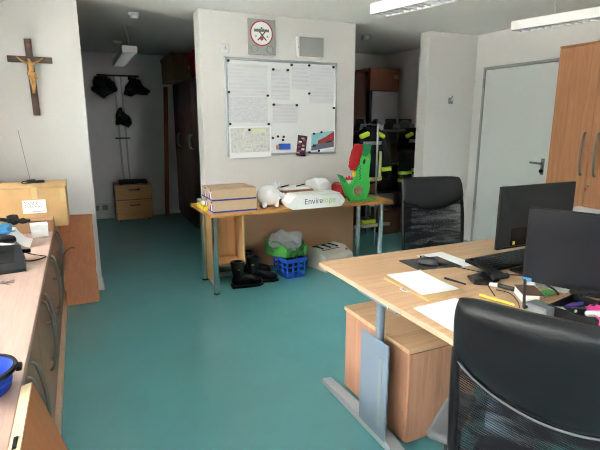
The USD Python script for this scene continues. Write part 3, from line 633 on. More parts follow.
# ---------------------------------------------------------------- side table below the whiteboard
DROP = .014
t = T('side_table', 'orange-brown wooden table with chrome legs under the whiteboard', 'table', (1.86, 4.18, 0))
t('tabletop', prism(Polygon([(.955, 3.87), (2.785, 3.85), (2.785, 4.50), (.93, 4.50)]).buffer(.012, join_style=1).buffer(-.004), .026, 'xy', .719), 'table_beech', 30)
for x, y in ((.998, 3.93), (2.705, 3.93), (.998, 4.36), (2.705, 4.36)):
    l = t('leg', cyl((x, y, .027), (x, y, .7185), .025, n=24), 'chrome', 30); l('foot', cyl((x, y, .015), (x, y, .030), .028), 'black_rubber')
t('modesty_panel', bx(1.37, 2.70, 4.45, 4.468, .05, .718, .002), 'tan_panel', False)
t('apron', bx(1.02, 2.66, 4.40, 4.42, .67, .718, .002), 'table_edge', False)
t = T('open_shelf', 'small open beech shelf unit under the left end of the table', 'shelf', (1.17, 4.25, .15))
t('side_panel', bx(1.030, 1.048, 4.13, 4.39, .016, .716, .002), 'shelf_beech', False); t('side_panel', bx(1.315, 1.333, 4.13, 4.39, .19, .716, .002), 'shelf_beech', False)
t('shelf_board', bx(1.049, 1.314, 4.135, 4.384, .20, .218, .002), 'shelf_beech', False); t('back_panel', bx(1.049, 1.314, 4.385, 4.396, .19, .716, .001), 'shelf_beech', False); t('top_board', bx(1.049, 1.314, 4.135, 4.38, .69, .707, .001), 'shelf_beech', False)
t('foot_rail', bx(1.049, 1.333, 4.375, 4.384, .016, .06, .001), 'grey_light', False)
# four cartons, 2 x 2
def carton(label, y, z, dy=0):
    t = T('flat_parcel', label, 'box', (1.155, y+.07, z), group='cartons with blue stripes on the table')
    x0, x1, y0, y1 = .982+dy, 1.372+dy, y, y+.165
    t('carton', bx(x0, x1, y0, y1, z, z+.101, .002), 'carton_tan', False)
    t('stripe', U(bx(x0-.001, x1+.0005, y0-.001, y0+.001, z+.004, z+.018, 0), bx(x0-.001, x0+.001, y0-.001, y1, z+.004, z+.018, 0)), 'blue_print', False)
    e = lambda pts, d: prism([(y0+a, z+b) for a, b in pts], .0006, 'yz', x0-.0012-d)
    g = t('emblem', e([(.01, .01), (.10, .01), (.10, .05), (.05, .075), (.01, .07)], 0), 'blue_print', False)
    g('figure_print', e([(.02, .02), (.05, .018), (.058, .06), (.03, .07)], .0006), 'paper_white', False); g('figure_print', e([(.022, .068), (.055, .066), (.06, .088), (.03, .092)], .0008), 'skin_print', False)
    g('figure_print', e([(.018, .082), (.06, .085), (.06, .096), (.03, .1), (.012, .094)], .001), 'navy_print', False); g('figure_print', e([(.055, .03), (.075, .03), (.075, .055), (.06, .06)], .001), 'red_print', False)
carton('flat tan carton, front bottom one of the four beside the piggy bank', 3.888, .7465); carton('flat tan carton, front top one of the four beside the piggy bank', 3.888, (.8485), -.004)
carton('flat tan carton, rear bottom one of the four beside the piggy bank', 4.075, .7465); carton('flat tan carton, rear top one of the four beside the piggy bank', 4.075, (.8485), -.006)
t = T('cleaning_pad', 'yellow sponge pad with a grey top at the left corner of the table', 'sponge', (.985, 4.30, .747))
t('pad', rb(.936, .977, 4.03, 4.30, .7465, .79, .01), 'yellow', 30); t('top_layer', rb(.938, .975, 4.12, 4.30, .791, .825, .012), 'grey_light', 30)
# piggy bank
t = T('piggy_bank', 'white china piggy bank on the table beside the striped cartons', 'piggy bank', (1.515, 4.0, .747))
px, py, pz = 1.535, 4.02, .850
b = U(Manifold.sphere(1, 40).scale((.112, .098, .097)).translate((px, py, pz)), bone((px+.09, py-.03, pz), (px+.125, py-.04, pz-.005), .032, .028, 24))
b = b+U(*[cyl((px+a*.06, py+c*.045, .7475), (px+a*.055, py+c*.04, .80), .022, .026) for a in (-1, 1) for c in (-1, 1)])
vv, ff, _ = meshkit.arrays(b.refine_to_length(.015)); pb = trimesh.Trimesh(vv, ff); trimesh.smoothing.filter_taubin(pb, iterations=6)
bd = t('body', pb, 'white_plastic', True)
for s in (-1, 1): bd('ear', Manifold.batch_hull([Manifold.sphere(.008, 10).translate(p) for p in ((px+.055, py-.02+s*.045, pz+.07), (px+.085, py-.02+s*.03, pz+.075), (px+.075, py-.02+s*.05, pz+.115))]), 'white_plastic', True)
bd('snout', cyl((px+.148, py-.046, pz-.007), (px+.158, py-.049, pz-.008), .025, .022), 'pink_print'); bd('coin_slot', bx(px-.03, px+.015, py-.003, py+.003, pz+.088, pz+.094, .001), 'ink')
for s in (-1, 1): bd('eye', Manifold.sphere(.0055, 10).translate((px+.105, py-.035+s*.032, pz+.028)), 'ink', True)
bd('tail', tube([(px-.108, py, pz+.01), (px-.125, py+.01, pz+.02), (px-.128, py-.005, pz+.03), (px-.118, py, pz+.035)], .005, 6), 'white_plastic', True)
t = T('paper_tray_box', 'open brown carton with papers behind the white lettered box', 'box', (1.86, 4.2, .747))
t('carton', U(bx(1.68, 2.02, 4.08, 4.34, .747, .755, 0), bx(1.68, 2.02, 4.08, 4.086, .747, .875, 0), bx(1.68, 2.02, 4.334, 4.34, .747, .875, 0), bx(1.68, 1.686, 4.08, 4.34, .747, .875, 0), bx(2.014, 2.02, 4.08, 4.34, .747, .875, 0)), 'cardboard_dark', False)
t('flap', hull([(1.675, 4.08, .873), (1.675, 4.34, .873), (1.655, 4.08, .825), (1.655, 4.34, .825), (1.67, 4.08, .877), (1.67, 4.34, .877)]), 'cardboard_dark', False)
single('loose_papers', crumple(bx(1.70, 2.0, 4.095, 4.325, .756, .892, .003), .006, 20, 4, .03), 'paper_white', 'pile of white papers inside the open brown carton', 'paper', smooth=30)
single('black_pen', bone((1.70, 4.12, .905), (1.80, 4.17, .913), .007, .006), 'black_plastic', 'black marker pen lying on the papers in the open carton', 'pen', smooth=True)
single('black_marker', bone((1.86, 4.12, .906), (1.98, 4.20, .908), .006, .006), 'black_plastic', 'second dark pen on the papers, nearer the white bag', 'pen', smooth=True)
# lettered white mailer box
t = T('lettered_box', 'long white mailer box lettered in grey and lime on the table edge', 'box', (1.89, 3.88, .747))
pf_ = [(1.672, .85), (1.645, .80), (1.668, .7475), (2.15, .7475), (2.19, .790), (2.185, .815), (2.145, .862), (1.70, .868)]
t('carton', prism(pf_, .22, 'xz', 3.765), 'white_card', False)
t('end_flap', prism([(1.673, .852), (1.618, .80), (1.620, .775), (1.667, .7475)], .006, 'xz', 3.757), 'white_card', False)
t('lid_fold', bx(1.71, 2.14, 3.77, 3.97, .869, .873, .001), 'white_card', False); t('print_strip', bx(1.76, 2.05, 3.90, 3.93, .8731, .8735, 0), 'lime_cream', False)
def word(s, x, z, h, mt, parent, y=3.7645, bold=False):
    m = meshkit.text_mesh(s, h, .0008, bold); w = m.bounds[1][0]
    v = m.vertices.copy(); m.vertices = np.stack([x+v[:, 0], y-v[:, 2], z+v[:, 1]], 1); parent('lettering', m, mt, False, kind='stuff'); return x+w
xe = word('Envire', 1.775, .79, .046, 'ink', t); word('lope', xe+.004, .793, .046, 'lime_ink', t)
single('plastic_bag', crumple(rb(2.06, 2.25, 4.12, 4.36, .755, .95, .05), .05, 9, 31, .03), 'white_plastic', 'crumpled white plastic bag standing behind the lettered box', 'bag', smooth=True)
single('foil_bag', crumple(rb(2.30, 2.40, 4.07, 4.26, .757, .905, .035), .03, 14, 32, .02), 'red_foil', 'crumpled shiny red bag between the white bag and the green dragon', 'bag', smooth=True)
# dragon
t = T('dragon_figure', 'green wooden dragon cut-out with a red cap at the right end of the table', 'figure', (2.45, 3.96, .747))
out = [(2.217, 1.016), (2.26, 1.002), (2.304, .957), (2.336, .913), (2.374, .925), (2.394, .975), (2.412, 1.038), (2.439, 1.088), (2.452, 1.164), (2.47, 1.232), (2.563, 1.23), (2.574, 1.161), (2.562, 1.04), (2.56, .988), (2.573, .9), (2.569, .839), (2.547, .785), (2.56, .7475), (2.355, .7475), (2.303, .82), (2.271, .916)]
t('body', prism(Polygon(out).buffer(.008).buffer(-.016).buffer(.008), .035, 'xz', 3.945), 'green_paint', False)
t('foot', prism(Polygon([(2.40, 3.925), (2.635, 3.925), (2.635, 3.995), (2.40, 3.995)]).buffer(.02).buffer(-.02), .02, 'xy', .7475), 'green_paint', False)
t('tail_tip', prism([(2.217, 1.018), (2.262, 1.004), (2.304, .96), (2.29, .93), (2.262, .95)], .037, 'xz', 3.944), 'green_dark', False)
t('head_crest', prism(Polygon([(2.452, 1.287), (2.566, 1.285), (2.558, 1.231), (2.519, 1.184), (2.469, 1.199)]).buffer(.008), .045, 'xz', 3.94), 'green_dark', False)
hp = Polygon([(2.385, 1.244), (2.412, 1.293), (2.449, 1.297), (2.466, 1.259), (2.453, 1.183), (2.405, 1.084), (2.376, 1.051), (2.352, 1.086), (2.37, 1.169)]).buffer(.006)
t('cap', crumple(man(prism(hp, .06, 'xz', 3.925)), .01, 25, 6, .015), 'red_fabric', True, 'red cap')
t('eye', rot(Manifold.sphere(1, 20).scale((.013, .004, .026)), 12, (0, 1, 0)).translate((2.50, 3.944, 1.128)), 'ink', True)
tz = np.linspace(1.12, .955, 12); tx_ = np.interp(tz, [.955, 1.0, 1.04, 1.08, 1.12], [2.452, 2.458, 2.447, 2.455, 2.442])
zig = [(x+.007*(-1)**i, z) for i, (x, z) in enumerate(zip(tx_, tz))]
t('teeth', prism(zig+[(x+.006, z) for x, z in zig[::-1]], .002, 'xz', 3.943), 'ink', False)
t('belly_disc', cyl((2.436, 3.945, .852), (2.436, 3.935, .852), .05, n=36), 'belly_disc'); t('spot', cyl((2.541, 3.945, 1.155), (2.541, 3.943, 1.155), .01), 'orange_paint')
for pts in ([(2.304, .953), (2.315, .99), (2.335, .965)], [(2.33, .955), (2.345, 1.0), (2.365, .965)], [(2.362, .955), (2.375, .985), (2.385, .955)]): t('spike', prism(pts, .02, 'xz', 3.952), 'red_paint', False)
t('collar', prism([(2.385, 1.03), (2.41, 1.04), (2.412, 1.0), (2.392, .985)], .037, 'xz', 3.944), 'yellow', False)
DROP = 0.0
# under the table: boots, crates, printer
def boot(first, label, x, y, rz, tilt=0, z=0):
    if first is not None: return dup(first, label, (x, y, z), rz, 'black boots under the table')
    t = T('work_boot', label, 'boot', (x, y, z), rz, 'black boots under the table', world=False)
    m = U(Manifold.batch_hull([Manifold.sphere(.045, 14).translate((0, 0, .10)), Manifold.cylinder(.02, .058, .058, 18).scale((1, 1.15, 1)).translate((0, 0, .225))]),
          Manifold.batch_hull([Manifold.sphere(.044, 14).translate((0, -.015, .062)), Manifold.sphere(.043, 14).translate((.0, .12, .055)), Manifold.sphere(.034, 14).translate((0, .19, .048)), Manifold.sphere(.05, 14).translate((0, .03, .09))]))
    m = (m-Manifold.cylinder(.1, .046, .046, 16).translate((0, 0, .18))).trim_by_plane((0, 0, 1), .018)
    t('upper', m, 'black_leather', 40)
    t('sole', prism(Polygon([(-.04, -.05), (.04, -.05), (.047, .09), (.04, .19), (0, .232), (-.04, .19), (-.047, .09)]).buffer(.01), .022, 'xy', .001), 'black_rubber', False)
    t('toe_cap', Manifold.batch_hull([Manifold.sphere(.046, 14).translate((0, .145, .054)), Manifold.sphere(.036, 14).translate((0, .195, .046))]).trim_by_plane((0, 0, 1), .02), 'black_plastic', True)
    t('tag', bx(.046, .061, -.012, .010, .172, .186, .001), 'tag_olive', False); t('laces', cat(*[tube([(-.03, .05-.012*k, .115+.018*k), (0, .062-.012*k, .122+.018*k), (.03, .05-.012*k, .115+.018*k)], .003, 5, 3) for k in range(5)]), 'black_rubber', kind='stuff')
    return t
b0 = boot(None, 'black work boot at the front left, nearest the table leg', 1.225, 4.03, -97)
boot(b0, 'black work boot right of the nearest one, toe toward the blue crate', 1.405, 4.12, -110); boot(b0, 'black boot standing behind the front pair, deep under the table', 1.42, 4.33, -95)
def crate(name, label, mt, loc, rz, w, d, h, rows, tilt=None):
    t = T(name, label, 'crate', loc, rz, world=False, tilt=tilt)
    o = hull([(sx*(w/2-.012*(z == 0)), sy*(d/2-.012*(z == 0)), z) for sx in (-1, 1) for sy in (-1, 1) for z in (0, h)])
    i = hull([(sx*(w/2-.006-.012*(z == .008)), sy*(d/2-.006-.012*(z == .008)), z) for sx in (-1, 1) for sy in (-1, 1) for z in (.008, h+.01)])
    s = o-i
    for r in range(rows):
        z0 = .02+(h-.045)/rows*r; z1 = z0+(h-.045)/rows-.014
        for k in range(3):
            a = (-.5+(k+.16)/3)*w*.94; b_ = (-.5+(k+.84)/3)*w*.94; s = s-bx(a, b_, -d, d, z0, z1, 0)
            a = (-.5+(k+.10)/3)*d*.94; b_ = (-.5+(k+.90)/3)*d*.94; s = s-bx(-w, w, a, b_, z0, z1, 0)
    t('basket', s, mt, False)
    rim = hull([(sx*(w/2+.005), sy*(d/2+.005), z) for sx in (-1, 1) for sy in (-1, 1) for z in (h-.02, h)])-hull([(sx*(w/2-.004), sy*(d/2-.004), z) for sx in (-1, 1) for sy in (-1, 1) for z in (h-.04, h+.02)])
    t('rim', rim, mt, False); return t
crate('plastic_crate', 'blue slatted plastic crate standing on the floor under the table', 'blue_plastic', (1.80, 4.17, .001), 8, .215, .28, .195, 3)
single('stored_cloth', crumple(rb(1.735, 1.875, 4.10, 4.28, .012, .165, .03), .02, 12, 41, .03), 'charcoal', 'dark grey things stored inside the blue crate', 'cloth', smooth=True)
t = T('stacking_bin', 'green open-front stacking bin on top of the blue crate', 'bin', (1.78, 4.20, .202), 20, world=False, tilt=(-4, 4, 0))
w, d, h = .29, .30, .15
o = hull([(sx*(w/2), y, z) for sx in (-1, 1) for y, z in ((-d/2, 0), (d/2, 0), (-d/2-.02, .085), (d/2, h), (-.02, h))])-hull([(sx*(w/2-.007), y, z) for sx in (-1, 1) for y, z in ((-d/2+.008, .007), (d/2-.007, .007), (-d/2-.012, .09), (d/2-.007, h+.01), (-.02, h+.01))])
o = o-bx(-.085, -.012, -d, -.1, .05, .25, 0)-bx(.012, .085, -d, -.1, .05, .25, 0)
t('bin', o, 'green_crate', False)
for s in (-1, 1): t('side_rail', bx(s*(w/2), s*(w/2+.008), -.06, .145, .13, .152, .001), 'green_crate', False)
for x in (-.09, 0, .09): t('rib', bx(x-.004, x+.004, -d/2-.018, -d/2-.004, .0, .085, .001), 'green_crate', False)
single('clear_plastic_bag', crumple(rb(1.655, 1.93, 4.12, 4.32, .232, .40, .06), .075, 12, 51, .02), 'clear_bag', 'crumpled clear plastic bag stuffed in the green bin', 'bag', smooth=True)
single('bag_tail', crumple(rb(1.59, 1.715, 4.09, 4.17, .315, .352, .012), .022, 18, 52, .015), 'clear_bag', 'loose plastic film end hanging left out of the green bin', 'film', smooth=True)
t = T('laser_printer', 'small beige laser printer on the floor under the right of the table', 'printer', (2.30, 4.24, .001), 14, world=False)
w, d, h = .37, .30, .21
prof = [(-d/2, .0), (d/2, 0), (d/2, h), (-.02, h+.005), (-d/2+.03, h-.045), (-d/2, h-.075)]
bd = prism(Polygon(prof).buffer(.012, join_style=1).buffer(-.012), w, 'yz', -w/2); bd.apply_translation((0, 0, .001))
t('case', bd, 'beige_plastic', 30); t('output_tray', hull([(x, y, z) for x in (-.15, .09) for y, z in ((-.05, h-.012), (.12, h+.004), (-.05, h-.006), (.12, h+.0085))]), 'charcoal', False)
for k in range(5): t('rib', bx(-.14+.05*k, -.115+.05*k, -.03, .10, h-.003, h+.012, .002), 'grey_light' if k % 2 else 'black_plastic', False)
t('paper_slot', bx(-.12, .12, -d/2-.003, -d/2+.01, .05, .062, .001), 'charcoal', False); t('button', cyl((.14, -.09, h-.03), (.145, -.1, h-.018), .01), 'grey_mid')

# ---------------------------------------------------------------- fire-gear corner behind the right opening
t = T('garment_rail', 'steel garment rail with cream lower bars in the right-hand opening', 'clothes rack', (3.2, 4.95, 0))
t('post', cyl((3.205, 4.78, .0), (3.205, 4.78, 1.47), .0125), 'steel', True); t('post', cyl((3.45, 5.35, 0), (3.45, 5.35, 1.47), .0125), 'steel', True)
t('lower_bar', rb(2.90, 3.42, 4.76, 4.79, .235, .275, .008), 'cream_bar'); t('top_bar', cyl((3.205, 4.78, 1.455), (3.45, 5.35, 1.455), .0115), 'steel', True); t('lower_bar', cyl((3.205, 4.78, .255), (3.45, 5.35, .255), .0115), 'steel', True)
def turnout(label, x, y, zt, rz, bands, zb=.78, wide=.27):
    t = T('fire_jacket', label, 'jacket', (x, y, zb), rz, 'fire jackets in the right-hand opening', world=False)
    h = zt-zb
    el = lambda a, b, z, c=0: Manifold.cylinder(.01, 1, 1, 22).scale((a, b, 1)).translate((c, 0, z))
    torso = U(Manifold.batch_hull([el(wide*.86, .11, 0), el(wide*.78, .10, h*.5), el(wide*.74, .09, h-.14), el(wide*.5, .07, h-.05)]))
    t('coat', crumple(torso, .02, 10, int(x*100) % 50, .05), 'black_fabric', True)
    for s in (-1, 1):
        t('sleeve', crumple(U(bone((s*wide*.68, 0, h-.13), (s*(wide*.98), -.03, h*.52), .075, .062), bone((s*wide*.98, -.03, h*.52), (s*wide*1.02, -.07, h*.12), .062, .05)), .014, 14, 3+s, .04), 'black_fabric', True)
        if bands: t('cuff_band', cyl((s*wide*1.012, -.06, h*.2), (s*wide*1.004, -.052, h*.28), .068, .07), 'lime', True)
        if bands: t('shoulder_patch', Manifold.batch_hull([Manifold.sphere(.03, 12).translate((s*wide*.35, -.07, h-.07)), Manifold.sphere(.03, 12).translate((s*wide*.72, -.06, h-.10))]), 'lime', True)
    t('collar', Manifold.batch_hull([el(.085, .07, h-.06), el(.075, .065, h)]), 'black_fabric', True)
    if bands:
        ring_ = lambda z, a, b, hh: Manifold.batch_hull([el(a, b, z), el(a, b, z+hh)])
        t('hem_band', ring_(.03, wide*.875, .125, .035), 'lime_cream', True); t('chest_band', ring_(h*.70, wide*.8, .118, .03), 'silver_band', True)
        t('front_strip', bx(.075, .105, -.128, -.105, .075, h*.58, .004), 'lime_cream')
turnout('black fire jacket with lime and silver bands on the near rail', 3.16, 4.90, 1.42, 8, True, .765, .235)
turnout('plain dark fire jacket hanging behind the near steel post', 3.42, 5.22, 1.44, -20, False, .75, .2)
turnout('black fire jacket with lime cuffs at the right side of the opening', 4.10, 5.32, 1.40, 12, True, .80, .2)
t = T('gear_shelf', 'dark open gear shelf at the back of the right-hand opening', 'shelf', (3.8, 5.75, 0))
for x in (3.46, 4.37): t('side_panel', bx(x, x+.02, 5.55, 5.95, .001, 1.36, .002), 'dark_brown', False)
for z in (.08, .5, .93, 1.34): t('shelf_board', bx(3.48, 4.37, 5.55, 5.95, z, z+.02, .002), 'dark_brown', False)
for i, (x, w_) in enumerate(((3.55, 'left end'), (3.80, 'second from the left'), (4.05, 'third from the left'), (4.30, 'right end'))):
    if i == 0:
        hm = T('fire_helmet', 'dark fire helmet with visor on the gear shelf, left end', 'helmet', (x, 5.72, 1.361), group='helmets on the gear shelf', world=False)
        hm('shell', (Manifold.sphere(1, 28).scale((.095, .115, .125)).trim_by_plane((0, 0, 1), 0)-Manifold.sphere(1, 24).scale((.086, .106, .115))).translate((0, 0, .03)), 'helmet_grey', 40)
        hm('brim', (ring(.95, 1.12, .012).scale((.095, .115, 1))).translate((0, 0, .022)), 'helmet_grey', 40); hm('visor', Manifold.batch_hull([Manifold.sphere(.01, 10).translate(p) for p in ((-.07, -.10, .03), (.07, -.10, .03), (-.06, -.107, .09), (.06, -.107, .09))]), 'steel', True); hm('comb', rb(-.012, .012, -.09, .10, .10, .168, .01), 'helmet_grey')
    else: dup(hm, 'dark fire helmet with visor on the gear shelf, '+w_, (x, 5.72, 1.361), (-20, 15, 35)[i-1], 'helmets on the gear shelf')
t = T('brown_carton', 'brown carton in the middle of the gear shelf', 'box', (3.98, 5.74, .95)); t('carton', bx(3.82, 4.13, 5.57, 5.92, .951, 1.22, .003), 'cardboard_dark', False); t('lid', bx(3.815, 4.135, 5.565, 5.925, 1.18, 1.224, .003), 'cardboard_dark', False)
t = T('shoe_carton', 'reddish-brown box low on the gear shelf', 'box', (3.62, 5.72, .521)); t('carton', bx(3.5, 3.74, 5.56, 5.9, .521, .75, .003), 'red_plank', False); t('lid', bx(3.495, 3.745, 5.555, 5.905, .71, .754, .003), 'red_plank', False)
single('gear_bag', crumple(rb(3.8, 4.3, 5.56, 5.9, .521, .86, .06), .05, 8, 61, .04), 'black_fabric', 'black gear bag on the middle board of the gear shelf', 'bag', smooth=True)
t = T('mauve_carton', 'dull mauve box on the floor before the gear shelf', 'box', (4.08, 5.34, 0)); t('carton', bx(3.93, 4.23, 5.2, 5.5, .001, .33, .003), 'mauve_card', False); t('lid', bx(3.925, 4.235, 5.195, 5.505, .29, .334, .003), 'mauve_card', False)
t = T('floor_carton', 'brown box on the floor left of the mauve box', 'box', (3.76, 5.34, 0)); t('carton', bx(3.62, 3.88, 5.2, 5.5, .001, .33, .003), 'dark_box', False); t('lid', bx(3.615, 3.885, 5.195, 5.505, .29, .334, .003), 'dark_box', False)
single('lime_gloves', crumple(rb(3.0, 3.2, 4.75, 4.80, .277, .33, .02), .02, 25, 71, .012), 'lime', 'lime work gloves lying on the low cream bar', 'gloves', smooth=True)
t = T('hanging_trousers', 'black fire trousers with lime bands hanging before the brown carton', 'trousers', (3.88, 5.12, .62), 24, world=False)
for s in (-1, 1):
    l = t('trouser_leg', crumple(bone((s*.05, 0, .05), (s*.04, 0, .42), .06, .065), .014, 12, 8+s, .04), 'black_fabric', True)
    for z in (.1, .2): l('band', cyl((s*.05, 0, z), (s*.05, 0, z+.04), .070), 'lime')
t('waist', crumple(rb(-.12, .12, -.065, .065, .38, .52, .04), .012, 12, 9, .03), 'black_fabric', True)
t = T('metal_locker', 'pale grey locker with dark side at the back of the right opening', 'locker', (4.1, 6.2, 0))
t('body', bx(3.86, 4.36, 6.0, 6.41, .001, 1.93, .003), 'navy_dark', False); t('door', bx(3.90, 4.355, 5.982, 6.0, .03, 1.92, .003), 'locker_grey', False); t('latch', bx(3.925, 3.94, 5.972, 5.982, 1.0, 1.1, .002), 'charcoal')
t = T('attic_box', 'brown wooden box on top of the grey locker', 'box', (4.1, 6.2, 1.932))
t('carton', bx(3.86, 4.36, 5.99, 6.40, 1.932, 2.235, .003), 'red_plank', False); t('lid', bx(3.855, 4.365, 5.985, 6.405, 2.20, 2.24, .003), 'red_plank', False); t('label', bx(4.26, 4.34, 5.983, 5.986, 2.10, 2.15, 0), 'cardboard', False)
single('dark_carton', bx(3.46, 3.84, 6.05, 6.4, 1.932-.57, 2.235-.05, .004), 'dark_brown', 'dark carton stack left of the brown wooden box', 'box', smooth=False)
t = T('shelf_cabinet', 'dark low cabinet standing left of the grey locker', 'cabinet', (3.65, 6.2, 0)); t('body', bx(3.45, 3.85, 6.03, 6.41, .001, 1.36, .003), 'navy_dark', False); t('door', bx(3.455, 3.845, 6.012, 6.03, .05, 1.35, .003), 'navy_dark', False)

# ---------------------------------------------------------------- tall cabinet by the door
t = T('tall_cabinet', 'tall light wood cabinet with bow handles beside the door', 'cabinet', (4.2, 2.72, 0))
t('body', bx(4.02, XR-.002, 2.33, 3.108, .06, 2.135, .002), 'cabinet_oak', False); t('plinth', bx(4.04, XR-.01, 2.34, 3.10, .001, .06, .001), 'charcoal', False); t('top_panel', bx(3.998, XR-.002, 2.326, 3.112, 2.136, 2.152, .002), 'cabinet_oak', False)
for k, (a, b) in enumerate(((2.332, 2.718), (2.722, 3.108))):
    d = t('door', bx(4.0, 4.019, a, b, .07, 2.132, .002), 'cabinet_oak', False)
    hy = 2.772 if k else 2.645
    d('handle', tube([(4.0, hy, 1.40), (3.978, hy, 1.385), (3.964, hy, 1.30), (3.961, hy, 1.22), (3.964, hy, 1.14), (3.978, hy, 1.05), (4.0, hy, 1.035)], .010, 8, 5), 'handle_grey', True)
    if not k: d('lock', U(cyl((4.001, 2.69, .945), (3.985, 2.69, .945), .012), bx(3.96, 3.986, 2.687, 2.693, .935, .957, .001)), 'steel'); d('key_tag', rb(3.962, 3.97, 2.68, 2.70, .90, .934, .003), 'red_print')

# ---------------------------------------------------------------- the two desks
def desk(label, y0, y1, foot0, foot1, cy, xl):
    t = T('office_desk', label, 'desk', (2.05, (y0+y1)/2, 0))
    t('desktop', bx(1.152, 2.95, y0, y1, .716, .740, .002), 'oak_light', False); t('edge_band', bx(1.148, 1.152, y0, y1, .716, .7395, .001), 'oak_edge', False)
    for s, x in ((0, xl), (1, 2.90)):
        l = t('leg', U(cyl((x, cy, .03), (x, cy, .70), .0215, n=24), bx(x-.03, x+.03, cy-.16, cy+.16, .69, .7155)), 'grey_panel', 30, 'grey tubular lifting column')
        l('foot', hull([(x+a, y, z) for a in (-.03, .03) for y, z in ((foot0, .004), (foot1, .004), (foot0+.01, .028), (foot1-.01, .028), (cy-.1, .05), (cy+.1, .05))]), 'foot_metal')
        l('cable_cover', bx(x-.034+.068*s, x-.022+.044*s, cy-.115, cy+.11, .035, .52, .004), 'grey_panel')
        l('cover_slot', bx(x-.0355+.071*s, x-.034+.068*s, cy-.075, cy-.05, .09, .44, .0005), 'grey_mid')
    t('beam', bx(xl+.04, 2.86, cy-.02, cy+.02, .66, .70), 'grey_panel'); t('cable_hook', tube([(1.175, y0+.12, .716), (1.17, y0+.12, .70), (1.178, y0+.12, .69), (1.19, y0+.12, .697)], .004, 6), 'white_plastic', True)
desk('far wooden office desk with grey T-shaped leg, facing the far chair', 1.502, 2.245, 1.49, 2.245, 1.715, 1.20)
desk('near wooden office desk behind the large black chair', .755, 1.498, .86, 1.485, 1.16, 1.46)
t = T('desk_pedestal', 'wooden drawer pedestal standing under the far desk', 'pedestal', (1.46, 1.84, 0))
t('body', bx(1.257, 1.66, 1.578, 2.125, .03, .482, .002), 'oak_upright', False); t('top_panel', bx(1.250, 1.666, 1.56, 2.132, .483, .506, .002), 'oak_light', False); t('front_panel', bx(1.257, 1.66, 1.56, 1.577, .032, .480, .002), 'oak_upright', False)
t('plinth', bx(1.29, 1.64, 1.60, 2.10, .001, .03, .001), 'black_plastic', False)

# ---------------------------------------------------------------- office chairs
def chair(label, loc, rz, hh=.632, az=.632):
    t = T('office_chair', label, 'office chair', loc, rz, world=False)
    z0 = .50
    def C(u, v):
        w = .235*(1+.03*math.sin(math.pi*v))*(1-.05*max(0, (v-.85)/.15)**3)
        x = u*w; z = z0+hh*v-.006*abs(u)**7*max(0, v-.5)*2
        y = -.215-.085*v-.03*(1-u*u)+.022*math.sin(math.pi*v)-.01*max(0, v-.8)*4
        return np.array([x, y, z])
    N = lambda u, v: np.array([.22*u, .97, .1])
    seam = lambda u: .60+.15*u*u
    t('headrest_pad', pillow(C, N, -1, 1, seam, 1.0, .075, 32, 20, 12, 6), 'black_leather', True, 'padded black leather upper back')
    for off in (.016, -.010):
        us, vs = np.linspace(-.985, .985, 20), np.linspace(0, 1, 18); V, F = [], []
        for v in vs:
            for u in us: V.append(C(u, .02+(seam(u)+.02-.02)*v)+np.array([0, off, 0]))
        for i in range(17):
            for j in range(19): a = i*20+j; F.append((a, a+1, a+21, a+20))
        t('net_panel', (np.array(V), np.array(F)), 'chair_net', True, 'see-through black net back')
    for s in (-1, 1): t('side_rail', tube([C(s, v)+np.array([-s*.008, -.004, 0]) for v in np.linspace(0, .78, 9)], [.012, .013, .013, .010], 10, 3), 'black_plastic', True)
    t('seam_piping', tube([C(u, seam(u)-.004)+np.array([0, -.034*(1-abs(u)**8)**.5*.55, 0]) for u in np.linspace(-1, 1, 15)], .0026, 6, 2), 'piping_grey', True)
    t('bottom_rail', tube([C(u, .015) for u in np.linspace(-1, 1, 9)], .014, 8, 2), 'black_plastic', True)
    t('spine', tube([(0, -.245, .62), (0, -.30, .56), (0, -.29, .46), (0, -.18, .405), (0, -.04, .40)], [.03, .032, .03, .03], 10), 'black_plastic', True)
    S = lambda u, v: np.array([u*.25, -.215+.47*v, .45+.012*abs(u)**3-.045*max(0, v-.7)**2*8])
    t('seat', pillow(S, lambda u, v: np.array([0, 0, 1.]), -1, 1, 0, 1, .085, 24, 24, 6, 6), 'black_fabric', True)
    t('seat_pan', rb(-.2, .2, -.18, .18, .385, .415, .012), 'black_plastic')
    for s in (-1, 1):
        a = t('armrest', U(bx(s*.285-.016, s*.285+.016, -.05, .03, 0.37, az-.002, .008), bx(min(s*.18, s*.295), max(s*.18, s*.295), -.05, .03, .372, .398, .006)), 'charcoal')
        a('arm_pad', rb(s*.29-.04, s*.29+.04, -.14, .12, az, az+.026, .012), 'arm_grey', 30)
    t('gas_column', U(cyl((0, 0, .09), (0, 0, .25), .028), cyl((0, 0, .25), (0, 0, .39), .018)), 'black_plastic', 30)
    t('star_base', U(*[Manifold.batch_hull([Manifold.sphere(.022, 10).translate((0, 0, .095)), Manifold.sphere(.014, 10).translate((.29*math.cos(a), .29*math.sin(a), .072))]) for a in np.radians(np.arange(5)*72+78)]), 'black_plastic', 40)
    for a in np.radians(np.arange(5)*72+78):
        x, y = .285*math.cos(a), .285*math.sin(a); dx_, dy_ = -math.sin(a)*.014, math.cos(a)*.014
        t('caster', U(cyl((x-dx_*1.6, y-dy_*1.6, .028), (x-dx_*.3, y-dy_*.3, .028), .0275), cyl((x+dx_*.3, y+dy_*.3, .028), (x+dx_*1.6, y+dy_*1.6, .028), .0275), cyl((x, y, .03), (x, y, .075), .009), cyl((x-dx_, y-dy_, .028), (x+dx_, y+dy_, .028), .01)), 'black_rubber', 40)
    return t
chair('large black office chair in the right foreground, seen from behind', (1.10, .712, 0), -58)
chair('black office chair behind the far desk, facing this way', (2.235, 2.42, 0), 168.5, .605, .585)

